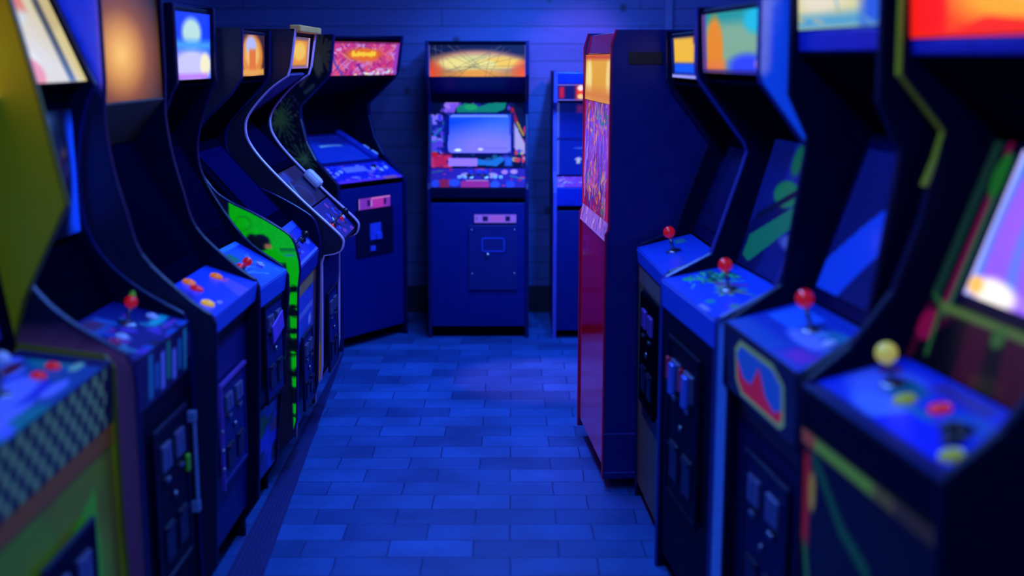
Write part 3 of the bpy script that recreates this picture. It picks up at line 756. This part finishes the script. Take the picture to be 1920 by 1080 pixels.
a.blobs(75, 40, [(20, 30, 110), (60, 40, 150), (10, 16, 70), (30, 90, 130)], .02, .05, box=(0, 0, 1, .24)); a.blobs(76, 30, [(30, 40, 150), (10, 16, 90), (90, 60, 190)], .015, .04, box=(.1, .85, .9, 1)); a.blobs(71, 60, [(90, 60, 210), (140, 120, 240), (20, 30, 140), (60, 60, 230), (30, 120, 160)], .02, .06, box=(0, .25, .15, .8))
a.blobs(72, 26, [(200, 20, 50), (60, 40, 160), (220, 60, 120)], .02, .06, box=(0, 0, .2, .2)); a.blobs(73, 20, [(170, 130, 240), (140, 90, 230)], .02, .05, box=(.16, .85, .25, 1))
a.poly([(.27, .84), (.27, .93), (.36, .99), (.5, .93), (.62, .99), (.8, 1), (.78, .9), (.68, .84)], (16, 140, 110)); a.ell(.42, .93, .07, .05, (30, 175, 100))
a.blobs(74, 30, [(180, 150, 220), (230, 60, 90), (210, 180, 110), (140, 30, 140), (60, 60, 200), (20, 120, 110), (6, 8, 40)], .015, .04, box=(.87, .05, 1, .66)); a.line(.86, .85, .98, .5, .03, (200, 150, 50)); a.line(.86, .9, .9, .72, .05, (180, 20, 50)); a.poly([(.88, .7), (1, .35), (1, .25), (.88, .3)], (190, 170, 200))
a.rect(.18, .02, .49, .14, (170, 130, 255)); a.poly([(.49, .04), (.49, .13), (.62, .10), (.74, .17), (.78, .12), (.70, .02)], (30, 120, 200)); a.rect(.78, .02, .86, .16, (40, 100, 220), .04)
a.rect(.02, .02, .17, .16, (200, 30, 90), .05); a.rect(.13, .2, .88, .84, (4, 14, 120), .05)
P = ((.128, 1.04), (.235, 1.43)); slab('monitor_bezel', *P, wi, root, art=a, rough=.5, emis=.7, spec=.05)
a = Cv(70, 60, (70, 100, 250)); a.ell(.1, .95, .9, .5, (10, 70, 250), 1.3); a.ell(.65, .1, .7, .5, (130, 120, 250), 1.2); a.rect(0, .93, 1, 1, (110, 140, 255), .02); a.ell(.16, .07, .055, .035, (225, 245, 255), .4); a.ell(.52, .09, .04, .03, (230, 225, 245), .4); a.line(.05, .13, .95, .12, .012, (60, 60, 200), .6)
for cu in (0, 1):
    a.poly([(cu, 0), (abs(cu - .05), 0), (abs(cu - .012), .04), (cu, .12)], (4, 14, 120)); a.poly([(cu, 1), (abs(cu - .12), 1), (abs(cu - .03), .97), (abs(cu - .018), .5), (cu, .3)], (4, 14, 120))
screen(root, *P, wi, .22, .81, .175, .845, a, emis=.9, bulge=.02, rough=.4, spec=.1)
slab('rear_hood', (.25, 1.43), (.25, 1.48), wi, root, mat=BLACK)
slab('speaker_panel', (.25, 1.48), (.03, 1.585), wi, root, mat=NAVY)
a = Cv(200, 80, (6, 8, 50), 2.9)
a.rect(.03, 0, .97, .62, (150, 110, 60), .3); a.ell(.5, .42, .46, .42, (190, 130, 90), .35); a.ell(.5, .42, .36, .28, (215, 200, 110), .5); a.ell(.28, .42, .16, .16, (240, 215, 110), .6); a.ell(.75, .45, .22, .17, (245, 190, 60), .6); a.ell(.6, .40, .1, .12, (240, 215, 110), .6)
a.rect(0, 0, 1, .12, (225, 140, 40), .2); a.glow(.02, .12, .14, .45, (245, 70, 10), .6); a.glow(.98, .14, .14, .45, (250, 80, 5), .6); a.ell(.5, .1, .2, .12, (235, 150, 40), .8)
DK = (110, 90, 50)
for q in [(.1, .02, .75, .95), (.2, .0, .85, .85), (.3, .0, .62, .8), (.05, .9, .7, .0), (.28, .98, .52, .35), (.2, .98, .5, .3), (.65, .9, .58, .0), (.78, .95, .62, .0), (.25, .3, .98, .35), (.2, .12, .9, .6), (.0, .05, .55, .45), (.85, .7, .8, .02), (.13, .8, .16, .2), (.06, .95, .09, .5), (.4, .3, .85, .2), (.12, .75, .35, .1)]:
    a.line(*q, .014, DK, .75)
for q in [(.07, 1, .07, .8), (.13, 1, .14, .78), (.2, 1, .3, .75), (.02, .9, .14, .8), (.75, 1, .55, .55)]: a.line(*q, .012, (50, 80, 110), .8)
a.rect(0, 0, .006, 1, (110, 90, 170)); a.rect(.994, 0, 1, 1, (110, 90, 170))
slab('marquee', (.012, 1.59), (.006, 1.775), wi, root, art=a, emis=.95)
slab('head_rail', (.004, 1.776), (.004, 1.798), wi, root, mat=DARK)

# ---- low cabinet half hidden by the red one
profB = [(.0, 0), (.0, .90), (.015, .95), (.09, 1.02), (.11, 1.40), (.02, 1.44), (.0, 1.62)]
root, wi = cabinet('low blue arcade machine with red-lit marquee, half hidden behind the red-fronted cabinet', (.25, 7.42), .62, 0, profB,
                   side='X', depth=.72, sidemat=NAVY, trimmat=plain('violet_trim', (90, 80, 190), .35))
slab('front_panel', (.01, .05), (.01, .79), wi, root, mat=NAVY)
coin_door(root, vfr(.0, .45, .5, wi), .26, .34)
slab('recess_band', (.03, .79), (.03, .82), wi, root, mat=DARK)
slab('control_front', (.004, .82), (.0, .93), wi, root, mat=plain('navy_enamel', (20, 40, 170), .35))
a = Cv(80, 30, (190, 50, 150), 4); a.strokes(81, 50, [(240, 200, 250), (120, 80, 230), (230, 90, 160)], .06, .4)
P = ((.004, .935), (.085, .99)); slab('control_panel', *P, wi, root, art=a)
for x in (.35, .7): button(root, pfr(*P, x, .4, wi), WHTP, .012)
a = Cv(60, 60, (14, 44, 190)); a.ell(.5, .9, .6, .3, (10, 30, 150), .8); a.ell(.23, .22, .035, .02, (250, 240, 255)); a.ell(.23, .19, .02, .03, (255, 255, 230)); a.line(.18, .38, .9, .36, .015, (90, 130, 250)); a.rect(0, 0, .025, 1, (110, 130, 240)); a.rect(.21, .86, 1, .97, (150, 40, 150), .03); a.line(0, .5, 1, .46, .04, (6, 20, 110), .6)
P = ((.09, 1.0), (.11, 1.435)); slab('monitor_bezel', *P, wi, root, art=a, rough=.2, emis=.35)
a = Cv(80, 30, (12, 10, 90), 5); a.rect(0, .94, 1, 1, (150, 130, 230)); a.rect(0, 0, 1, .06, (130, 120, 240)); a.rect(.02, .15, .07, .85, (200, 16, 50), .1); a.rect(.19, .08, .8, .92, (250, 60, 20), .2); a.ell(.24, .78, .03, .18, (255, 220, 190)); a.ell(.24, .25, .03, .16, (255, 200, 110)); a.blobs(83, 14, [(250, 90, 40), (255, 170, 110)], .03, .08, box=(.25, .1, 1, .9))
slab('marquee', (.022, 1.45), (.012, 1.545), wi, root, art=a, emis=.9)
slab('head_panel', (.010, 1.55), (.006, 1.615), wi, root, mat=plain('navy_enamel', (20, 40, 170), .35))

# ================================================================== RIGHT ROW, far to near
GR = 'arcade machines in the right row'
# ---- red fronted tall cabinet
prof = [(.0, .05), (.0, 1.03), (.012, 1.05), (.012, 1.74), (.03, 1.80)]
root, wi = cabinet('tall black cabinet with glossy red front and glowing yellow and pink panel', (.300, 5.44), .752, -85.4, prof,
                   side='R', depth=.80, sidemat=plain('black_side_board', (8, 22, 105), .4, var=.15), trimmat=plain('crimson_trim', (170, 10, 60), .3))
RED = plain('glossy_red_laminate', (215, 6, 40), .12, var=.05, coat=.35)
slab('front_panel', (.004, .09), (.004, 1.0), wi, root, mat=RED)
a = Cv(60, 20, (170, 120, 250), 6); a.strokes(91, 50, [(240, 220, 255), (90, 120, 250), (220, 120, 220), (60, 60, 160)], .08, .6, ang=(1.2, 1.9))
slab('label_strip', (-.002, 1.0), (.010, 1.07), wi, root, art=a, emis=.5)
a = Cv(120, 200, (120, 30, 190), 1.3)
a.grad((150, 20, 70), (150, 40, 230)); a.rect(0, .3, 1, .75, (130, 50, 220), .1)
a.strokes(92, 260, [(190, 60, 190), (90, 60, 235), (200, 80, 170), (140, 70, 235), (170, 30, 110), (110, 110, 250), (210, 150, 230)], .02, .3, ang=(1.3, 1.85))
a.strokes(93, 90, [(220, 180, 80), (60, 120, 90), (230, 80, 60), (40, 60, 200), (230, 150, 110)], .022, .14, ang=(.4, 2.7), box=(.15, 0, .85, .38))
a.strokes(94, 60, [(230, 160, 80), (60, 140, 90), (200, 130, 180), (180, 20, 60), (230, 110, 60)], .03, .18, box=(.1, .72, .9, 1))
a.strokes(95, 120, [(70, 10, 90), (40, 30, 140), (110, 10, 60)], .014, .2, ang=(1.2, 1.9))
a.rect(0, 0, .05, 1, (190, 20, 70)); a.rect(.93, 0, 1, 1, (190, 20, 70)); a.rect(.06, .3, .09, .8, (120, 110, 255))
slab('display_panel', (.008, 1.072), (.016, 1.52), wi, root, art=a, emis=.62, rough=.25)
a = Cv(60, 40, (235, 165, 40), 2.6); a.ell(.15, .45, .12, .5, (255, 225, 130), .6); a.ell(.9, .5, .10, .5, (255, 215, 120), .6); a.rect(0, 0, 1, .25, (225, 130, 50), .25); a.rect(0, .9, 1, 1, (200, 60, 20), .1)
slab('marquee', (.016, 1.522), (.018, 1.71), wi, root, art=a, emis=.85)
slab('head_panel', (.018, 1.712), (.034, 1.79), wi, root, mat=RED)
bm = bmesh.new()
MS = Matrix(((0, 0, 1, wi / 2 + .021), (1, 0, 0, .14), (0, 1, 0, 1.695), (0, 0, 0, 1)))
bbox(bm, (0, 0, .003), (.13, .045, .006), MS, bev=.002); vent = from_bm('side_vent', bm, plain('dark_brown_vent', (50, 26, 20), .6), root)
bm = bmesh.new()
for z0, s_ in ((.235, .006), (.075, .006)): bbox(bm, (.30, z0, 0), (.60, s_, .004), Matrix(((0, 0, 1, wi / 2 + .021), (1, 0, 0, 0), (0, 1, 0, 0), (0, 0, 0, 1))))
from_bm('plinth_line', bm, plain('scuffed_edge', (50, 60, 150), .4), root)

# ---- far right-row machine: olive front, red stick
prof = [(.01, 0), (.0, .93), (-.002, .985), (.01, 1.0), (.14, 1.05), (.235, 1.32), (.26, 1.38), (.25, 1.41), (.095, 1.61), (.09, 1.79)]
root, wi = cabinet('olive-fronted arcade machine with plain blue panel, beside the tall red-fronted cabinet', (.478, 4.655), .64, -87, prof,
                   side='R', trimmat=plain('steel_blue_trim', (12, 16, 64), .3), group=GR)
a = Cv(50, 90, (96, 92, 64), .8); a.rect(.18, .35, .8, .92, (8, 10, 40)); a.rect(.9, 0, 1, 1, (30, 90, 90)); a.rect(0, .93, 1, 1, (130, 110, 110))
slab('front_panel', (.012, .06), (.004, .925), wi, root, art=a)
coin_door(root, vfr(-.0, .64, .49, wi), .30, .40, plate=DARK, frame=DARK, glow=plain('violet_steel', (140, 90, 210), .35, metal=.5))
slab('control_front', (-.0, .93), (-.006, .985), wi, root, mat=plain('bright_blue_enamel', (40, 90, 250), .35, var=.06))
a = Cv(90, 60, (26, 76, 225)); a.rect(.08, .62, .22, .8, (60, 150, 170), .05); a.strokes(101, 16, [(20, 110, 190), (14, 50, 170)], .015, .2, ang=(-.3, .3), box=(.2, .35, .8, .6))
P = ((-.004, .99), (.20, 1.04)); slab('control_panel', *P, wi, root, art=a, rough=.35)
joystick(root, pfr(*P, .42, .45, wi), REDP, .055, .021)
P = ((.205, 1.045), (.345, 1.42)); slab('monitor_bezel', *P, wi, root, mat=plain('smoked_bezel2', (3, 12, 70), .35, spec=.2))
screen(root, *P, wi, .12, .88, .12, .88, dim(24, 24, (8, 20, 110)), emis=.2)
slab('speaker_panel', (.345, 1.42), (.12, 1.60), wi, root, mat=DARK)
a = Cv(40, 40, (10, 20, 90), 2); a.rect(.1, .34, .9, .94, (245, 185, 50), .1); a.rect(.1, .12, .9, .34, (20, 90, 250), .1); a.rect(.0, .0, .9, .08, (160, 160, 240), .05); a.rect(.7, .8, .95, 1, (90, 40, 60), .1)
slab('marquee', (.115, 1.625), (.105, 1.775), wi, root, art=a, emis=.95)

# ---- green-leaf machine
prof = [(.0, 0), (.0, .98), (.012, .995), (.16, 1.07), (.25, 1.34), (.268, 1.40), (.255, 1.43), (.10, 1.63), (.092, 1.66), (.09, 1.85)]
box = (-.01, 0, .40, 1.86); side = Cv(70, 140, (10, 14, 60), .25)
side.rect(0, .0, .35, .53, (40, 95, 225)); side.poly([(.2, 1), (.24, .88), (.66, .74), (.72, .78), (.55, .86), (.62, 1)], (20, 90, 245)); side.poly([(.2, 1), (.24, .885), (.3, .885), (.34, 1)], (140, 150, 240))
side.poly([(.50, .97), (.46, .88), (.58, .86), (.62, .97)], (20, 110, 110))
root, wi = cabinet('arcade machine with green creature artwork on blue panel and a bright blue side', (.487, 3.965), .665, -83.5, prof,
                   side='R', near_art=side, art_box=box, art_step=.02, self_glow=.3, trimmat=plain('pale_blue_trim', (36, 50, 140), .35), group=GR)
slab('front_panel', (.012, .06), (.004, .90), wi, root, mat=BLACK)
M = vfr(.0, .58, .5, wi)
REDL = plain('red_slot_lens', (220, 20, 40), .3)
d = coin_door(root, M, .36, .50, plate=BLACK, frame=BLACK)
for sx in (-1, 1):
    bm = bmesh.new(); bbox(bm, (sx * .08 - .035, .165, .024), (.022, .07, .012), M, bev=.003); from_bm('red_slot', bm, REDL, d)
    bm = bmesh.new(); bbox(bm, (sx * .08 + .01, .14, .024), (.045, .10, .016), M, bev=.006); from_bm('slot_bezel', bm, plain('blue_chrome', (90, 120, 250), .25, metal=.4), d)
front_bolts(root, vfr(.004, .3, .55, wi), [(.05, .02), (-.1, .02)])
slab('control_front', (.0, .90), (-.006, .985), wi, root, mat=plain('bright_blue_enamel', (40, 90, 250), .35, var=.06))
a = Cv(150, 100, (28, 80, 240), 1.9)
a.blobs(111, 34, [(20, 190, 90), (40, 220, 110), (20, 150, 110), (8, 40, 70)], .02, .06, box=(.06, .25, .30, .8)); a.strokes(112, 60, [(60, 230, 120), (6, 24, 90), (90, 240, 150), (10, 60, 80)], .018, .2, ang=(-.6, 1.2), box=(.05, .25, .36, .8))
a.strokes(113, 12, [(200, 200, 90), (80, 220, 120), (200, 50, 90)], .025, .4, ang=(.2, .7), box=(.3, .4, .6, .6)); a.star(.56, .48, .18, 6, .055, (150, 210, 110), 3); a.ell(.56, .48, .05, .05, (150, 60, 80))
a.ell(.68, .18, .04, .06, (30, 180, 170)); a.ell(.86, .34, .04, .06, (30, 170, 150)); a.rect(.70, .01, .84, .08, (190, 170, 240), .02); a.ell(.93, .7, .03, .05, (130, 150, 255))
P = ((-.004, .99), (.24, 1.035)); slab('control_panel', *P, wi, root, art=a, rough=.35)
joystick(root, pfr(*P, .53, .52, wi), REDP, .06, .021)
a = Cv(110, 100, (12, 30, 150)); a.blobs(121, 10, [(8, 20, 110), (16, 40, 190)], .1, .25)
a.poly([(.05, .08), (.16, .05), (.62, .42), (.70, .62), (.55, .55), (.06, .24)], (20, 130, 120)); a.ell(.40, .62, .18, .10, (24, 140, 110)); a.ell(.75, .6, .18, .14, (22, 110, 150)); a.ell(.78, .6, .06, .05, (20, 40, 210)); a.ell(.42, .88, .08, .12, (20, 130, 110), .5); a.ell(.72, .3, .22, .06, (80, 110, 230), .5); a.line(.1, .4, .7, .75, .05, (8, 20, 80))
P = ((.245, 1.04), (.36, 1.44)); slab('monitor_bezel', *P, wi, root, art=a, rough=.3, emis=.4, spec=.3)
slab('speaker_panel', (.36, 1.44), (.125, 1.62), wi, root, mat=DARK)
a = Cv(80, 60, (130, 175, 140), 2.2); a.rect(0, .8, 1, 1, (20, 150, 150), .2); a.ell(.9, .8, .2, .2, (20, 190, 215), .6); a.ell(.22, .4, .14, .5, (240, 140, 20), .4); a.rect(0, 0, .4, .2, (240, 130, 50), .15); a.ell(.75, .1, .3, .2, (40, 70, 240), .6); a.ell(.92, .15, .07, .1, (160, 130, 220)); a.rect(0, 0, .07, 1, (100, 60, 150), .05); a.rect(0, 0, 1, .05, (40, 30, 120), .05)
slab('marquee', (.116, 1.65), (.106, 1.835), wi, root, art=a, emis=.9)

# ---- badge machine
prof = [(.012, 0), (.012, .80), (.0, .82), (.0, .985), (.015, 1.0), (.15, 1.09), (.20, 1.44), (.205, 1.49), (.15, 1.60), (.145, 1.92)]
root, wi = cabinet('arcade machine with red and blue octagonal badge below its red ball joystick', (.580, 3.285), .60, -83.5, prof,
                   side='R', trimmat=plain('violet_black_trim', (20, 16, 56), .5, spec=.15), group=GR)
slab('front_panel', (.045, .06), (.04, .74), wi, root, mat=plain('deep_navy_laminate', (2, 14, 74), .5, var=.15, spec=.15))
slab('wood_rail', (.034, .742), (.030, .81), wi, root, mat=plain('dark_brown_rail', (60, 30, 30), .45))
coin_door(root, vfr(.034, .46, .5, wi), .34, .42, plate=plain('deep_navy_laminate', (2, 14, 74), .5, var=.15, spec=.15))
a = Cv(110, 60, (10, 16, 80), 3.3)
O = (120, 170, 130)
a.poly([(.16, .25), (.16, .72), (.24, .90), (.72, .90), (.86, .72), (.86, .18), (.80, .06), (.24, .06)], O)
a.poly([(.19, .28), (.19, .68), (.26, .83), (.70, .83), (.82, .68), (.82, .22), (.78, .13), (.26, .13)], (30, 90, 250))
a.poly([(.19, .28), (.19, .60), (.28, .35), (.40, .35), (.52, .70), (.60, .35), (.72, .22), (.82, .35), (.82, .22), (.78, .13), (.26, .13)], (200, 30, 70))
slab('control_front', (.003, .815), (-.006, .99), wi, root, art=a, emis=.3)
a = Cv(120, 90, (18, 60, 190)); a.rect(.06, .45, .42, .85, (50, 120, 250), .03)
for k in range(5): a.line(.1 + k * .06, .5, .13 + k * .06, .8, .008, (30, 80, 210), .6)
a.ell(.62, .45, .22, .12, (140, 150, 245), .5); a.ell(.72, .7, .14, .1, (40, 140, 180), .6); a.rect(.70, .08, .92, .30, (170, 40, 190), .1); a.rect(.0, .0, .6, .25, (20, 90, 190), .1); a.ell(.6, .62, .07, .06, (120, 170, 240)); a.ell(.5, .55, .07, .03, (160, 40, 110)); a.rect(.85, .5, 1, .9, (20, 110, 160), .2)
P = ((-.003, .995), (.22, 1.05)); slab('control_panel', *P, wi, root, art=a, rough=.35)
joystick(root, pfr(*P, .50, .60, wi), REDP, .065, .023); button(root, pfr(*P, .78, .55, wi), WHTP)
P = ((.225, 1.055), (.38, 1.50)); slab('monitor_bezel', *P, wi, root, mat=plain('smoked_bezel2', (3, 12, 70), .35, spec=.2))
a = Cv(60, 60, (8, 20, 110)); a.poly([(.0, .0), (.0, .2), (.8, .85), (1, .9), (1, .7), (.3, 0)], (14, 60, 240)); a.ell(.75, .8, .2, .05, (20, 110, 120), .5); a.ell(.85, .2, .12, .1, (120, 170, 230), .5)
screen(root, *P, wi, .08, .9, .06, .94, a, emis=.7, bulge=.015)
slab('speaker_panel', (.38, 1.51), (.17, 1.70), wi, root, mat=DARK)
a = Cv(80, 60, (225, 215, 150), 2.4); a.ell(.3, .6, .3, .3, (240, 225, 180), .6); a.rect(0, 0, 1, .25, (80, 160, 190), .2); a.rect(.75, 0, 1, 1, (40, 90, 210), .3); a.strokes(131, 14, [(200, 190, 120), (120, 180, 180)], .04, .4)
slab('marquee', (.165, 1.765), (.158, 1.90), wi, root, art=a, emis=.9)
slab('marquee_rail', (.168, 1.71), (.165, 1.76), wi, root, mat=plain('navy_enamel', (20, 40, 170), .35))

# ---- nearest right machine
prof = [(.01, 0), (.0, .78), (-.004, .985), (.01, 1.0), (.10, 1.07), (.19, 1.19), (.245, 1.35), (.272, 1.48), (.285, 1.54), (.18, 1.66), (.175, 1.92)]
box = (0, .3, .8, 1.2); side = Cv(90, 100, (10, 12, 40), .9)
for k in range(7): side.line(.12 + k * .0, .30 - k * .075, .95, .82 - k * .075, .026, (190, 150, 30))
root, wi = cabinet('arcade machine with yellow ball joystick, glowing purple screen and red-orange marquee', (.642, 2.64), .655, -82, prof,
                   side='R', near_art=side, art_box=box, art_step=.02, trimmat=plain('violet_black_trim', (20, 16, 56), .5, spec=.15), group=GR)
trim(root, -.3275, .02, [(.250, 1.42), (.272, 1.48), (.285, 1.54), (.18, 1.66), (.175, 1.92)], plain('olive_yellow_trim', (190, 180, 20), .4), .008, 'upper_trim')
a = Cv(100, 80, (3, 6, 30), 1.1); G2 = (70, 170, 60)
a.path([(.02, .75), (.1, .55), (.35, .42), (.55, .25), (.75, .02)], .035, G2); a.path([(.1, .98), (.35, .85), (.55, .8), (.62, .74)], .04, (30, 120, 80)); a.rect(.0, .72, .07, .98, (220, 50, 40), .04); a.ell(.09, .88, .03, .06, (220, 200, 60)); a.ell(.5, .42, .05, .06, (120, 60, 40)); a.ell(.95, .45, .06, .08, (30, 90, 40), .4); a.ell(.8, .2, .06, .05, (120, 30, 50), .5)
slab('front_panel', (.01, .06), (.0, .86), wi, root, art=a, emis=.14)  # slight glow added so the green design shows
coin_door(root, vfr(-.0, .34, .55, wi), .34, .36, plate=BLACK, frame=BLACK)
a = Cv(80, 12, (110, 110, 40), 8); a.rect(.05, .1, .6, .9, (120, 210, 50), .4); a.rect(0, 0, .12, 1, (200, 100, 60), .3); a.rect(.75, 0, 1, 1, (70, 60, 40), .3)
slab('front_rail', (-.004, .862), (-.006, .895), wi, root, art=a, emis=.16)  # rail is no lamp; small glow added to brighten it
slab('control_front', (-.0, .897), (-.008, .985), wi, root, mat=BLACK)
a = Cv(130, 80, (24, 60, 225), 2.2); a.rect(0, .0, 1, .12, (10, 16, 90), .05); a.ell(.22, .55, .22, .3, (110, 130, 245), .5); a.ell(.3, .62, .12, .14, (20, 130, 150), .5); a.ell(.5, .4, .14, .12, (40, 140, 190), .5); a.ell(.4, .28, .2, .15, (110, 150, 245), .5)
a.rect(.35, .78, .7, .95, (90, 60, 160), .1); a.ell(.72, .62, .12, .16, (30, 110, 200), .5); a.ell(.74, .5, .06, .14, (6, 10, 50), .4); a.ell(.08, .75, .06, .1, (130, 60, 140)); a.poly([(.45, .12), (.5, .42), (.85, .42), (.9, .12)], (20, 50, 245)); a.rect(.9, .2, 1, .9, (20, 50, 130), .1)
P = ((-.006, .99), (.225, 1.045)); slab('control_panel', *P, wi, root, art=a, rough=.35)
joystick(root, pfr(*P, .22, .60, wi), plain('pale_yellow_plastic', (240, 225, 90), .2, var=.04, self_glow=.3), .05, .023)
YB = plain('olive_button_plastic', (190, 200, 60), .3, self_glow=.15)
for x, v, m in ((.40, .50, YB), (.55, .62, REDP), (.72, .50, BLKP), (.80, .40, BLKP), (.90, .25, YB)): button(root, pfr(*P, x, v, wi), m, .018)
a = Cv(140, 120, (8, 8, 30))
P = ((.225, 1.05), (.40, 1.52))
a.rect(0, 0, 1, .26, (70, 12, 50), .02); a.poly([(.05, .0), (.05, .08), (.3, .3), (.34, .0)], (8, 8, 30)); a.poly([(.5, .0), (.44, .26), (.54, .26), (.6, 0)], (8, 10, 30)); a.ell(.06, .16, .07, .07, (170, 20, 90)); a.path([(.13, .05), (.10, .26), (.02, .3)], .03, (50, 120, 60))
a.rect(.10, .25, .13, 1, (170, 20, 90), .02); a.rect(.13, .22, .16, .95, (70, 130, 90), .02); a.rect(.1, .24, .9, .28, (110, 150, 70), .015); a.ell(.13, .85, .05, .10, (40, 140, 50)); a.ell(.50, .22, .04, .04, (70, 130, 60)); a.rect(0, .3, .07, 1, (30, 70, 60), .03)
a.rect(.17, .30, 1, 1, (8, 12, 60), .02)
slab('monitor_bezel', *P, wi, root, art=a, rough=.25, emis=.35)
a = Cv(90, 90, (140, 90, 245)); a.ell(.9, .9, .5, .45, (30, 110, 240), .8); a.rect(0, 0, .10, 1, (70, 130, 250), .05); a.rect(.0, 0, .04, 1, (200, 190, 240), .03); a.ell(.5, .55, .3, .3, (150, 90, 245), .5); a.rect(.12, .85, .9, 1, (60, 110, 250), .1); a.rect(.34, .1, .42, .6, (90, 120, 250), .05); a.ell(.24, .06, .2, .09, (255, 245, 225), .5); a.ell(.08, .08, .07, .06, (255, 190, 90), .5); a.rect(.5, .02, .9, .1, (180, 130, 250), .05)
screen(root, *P, wi, .34, .97, .22, .96, a, emis=1.15, bulge=.03)
slab('speaker_panel', (.40, 1.53), (.20, 1.70), wi, root, mat=DARK)
a = Cv(90, 60, (250, 70, 15), 2.6); a.ell(.7, .5, .4, .4, (255, 170, 40), .6); a.ell(.75, .6, .15, .2, (255, 240, 210), .6); a.rect(0, .0, .25, 1, (250, 20, 5), .15); a.ell(.95, .3, .15, .2, (160, 60, 160), .5); a.poly([(.2, 0), (.5, .22), (.9, .12), (1, 0)], (250, 40, 20))
slab('marquee', (.195, 1.735), (.185, 1.90), wi, root, art=a, emis=1.0)
slab('marquee_rail', (.198, 1.70), (.195, 1.73), wi, root, mat=plain('navy_enamel', (20, 40, 170), .35))

# ================================================================== LIGHT: blue tubes under the ceiling
def area(x, y, sx, sy, e, col, z=2.66):
    l = bpy.data.lights.new('blue_tube', 'AREA'); l.shape = 'RECTANGLE'; l.size = sx; l.size_y = sy; l.energy = e; l.color = col
    o = bpy.data.objects.new('blue_tube_light', l); COL.objects.link(o); o.location = (x, y, z)
    return o
BL = (.10, .28, 1.0)
area(.30, 6.6, 1.3, .12, 72, BL)
area(-.1, 5.0, .12, 1.3, 44, BL)
area(-.1, 3.0, .12, 1.3, 37, BL)
area(-.1, 1.0, .12, 1.3, 32, BL)
def spot(name, loc, tgt, e, col, ang, blend=.8, r=.06):
    l = bpy.data.lights.new(name, 'SPOT'); l.energy = e; l.color = col; l.spot_size = R(ang); l.spot_blend = blend; l.shadow_soft_size = r
    o = bpy.data.objects.new(name, l); COL.objects.link(o); o.location = loc
    o.rotation_euler = (Vector(tgt) - Vector(loc)).to_track_quat('-Z', 'Y').to_euler()
    return o
spot('blue_wall_spot', (.45, 6.1, 2.6), (.1, 8.1, 1.15), 330, (.03, .24, 1.0), 58, 1.0)
spot('violet_wall_spot', (1.0, 6.6, 2.5), (.40, 8.25, 1.66), 75, (.85, .22, 1.0), 26)
spot('added_magenta_spot', (-.75, 5.4, 2.62), (.33, 5.15, .75), 60, (1.0, .03, .22), 34)  # unseen lamp added to bring out red on the tall cabinet's front
spot('pink_floor_spot', (-.3, 6.9, 2.62), (.16, 6.45, 0), 170, (1.0, .25, .55), 22, .5)

w = bpy.data.worlds.new('World'); S.world = w; w.use_nodes = True
bg = w.node_tree.nodes['Background']; bg.inputs['Color'].default_value = (.02, .05, .4, 1); bg.inputs['Strength'].default_value = .25

# ================================================================== CAMERA
cd = bpy.data.cameras.new('camera'); cam = bpy.data.objects.new('camera', cd); COL.objects.link(cam)
cam.location = (0, 0, 1.69); cam.rotation_euler = (R(90) - math.atan(.185), 0, 0)
cd.sensor_width = 36; cd.lens = 36 * 2315 / 1920
cd.dof.use_dof = True; cd.dof.focus_distance = 5.4; cd.dof.aperture_fstop = 1.15
S.camera = cam
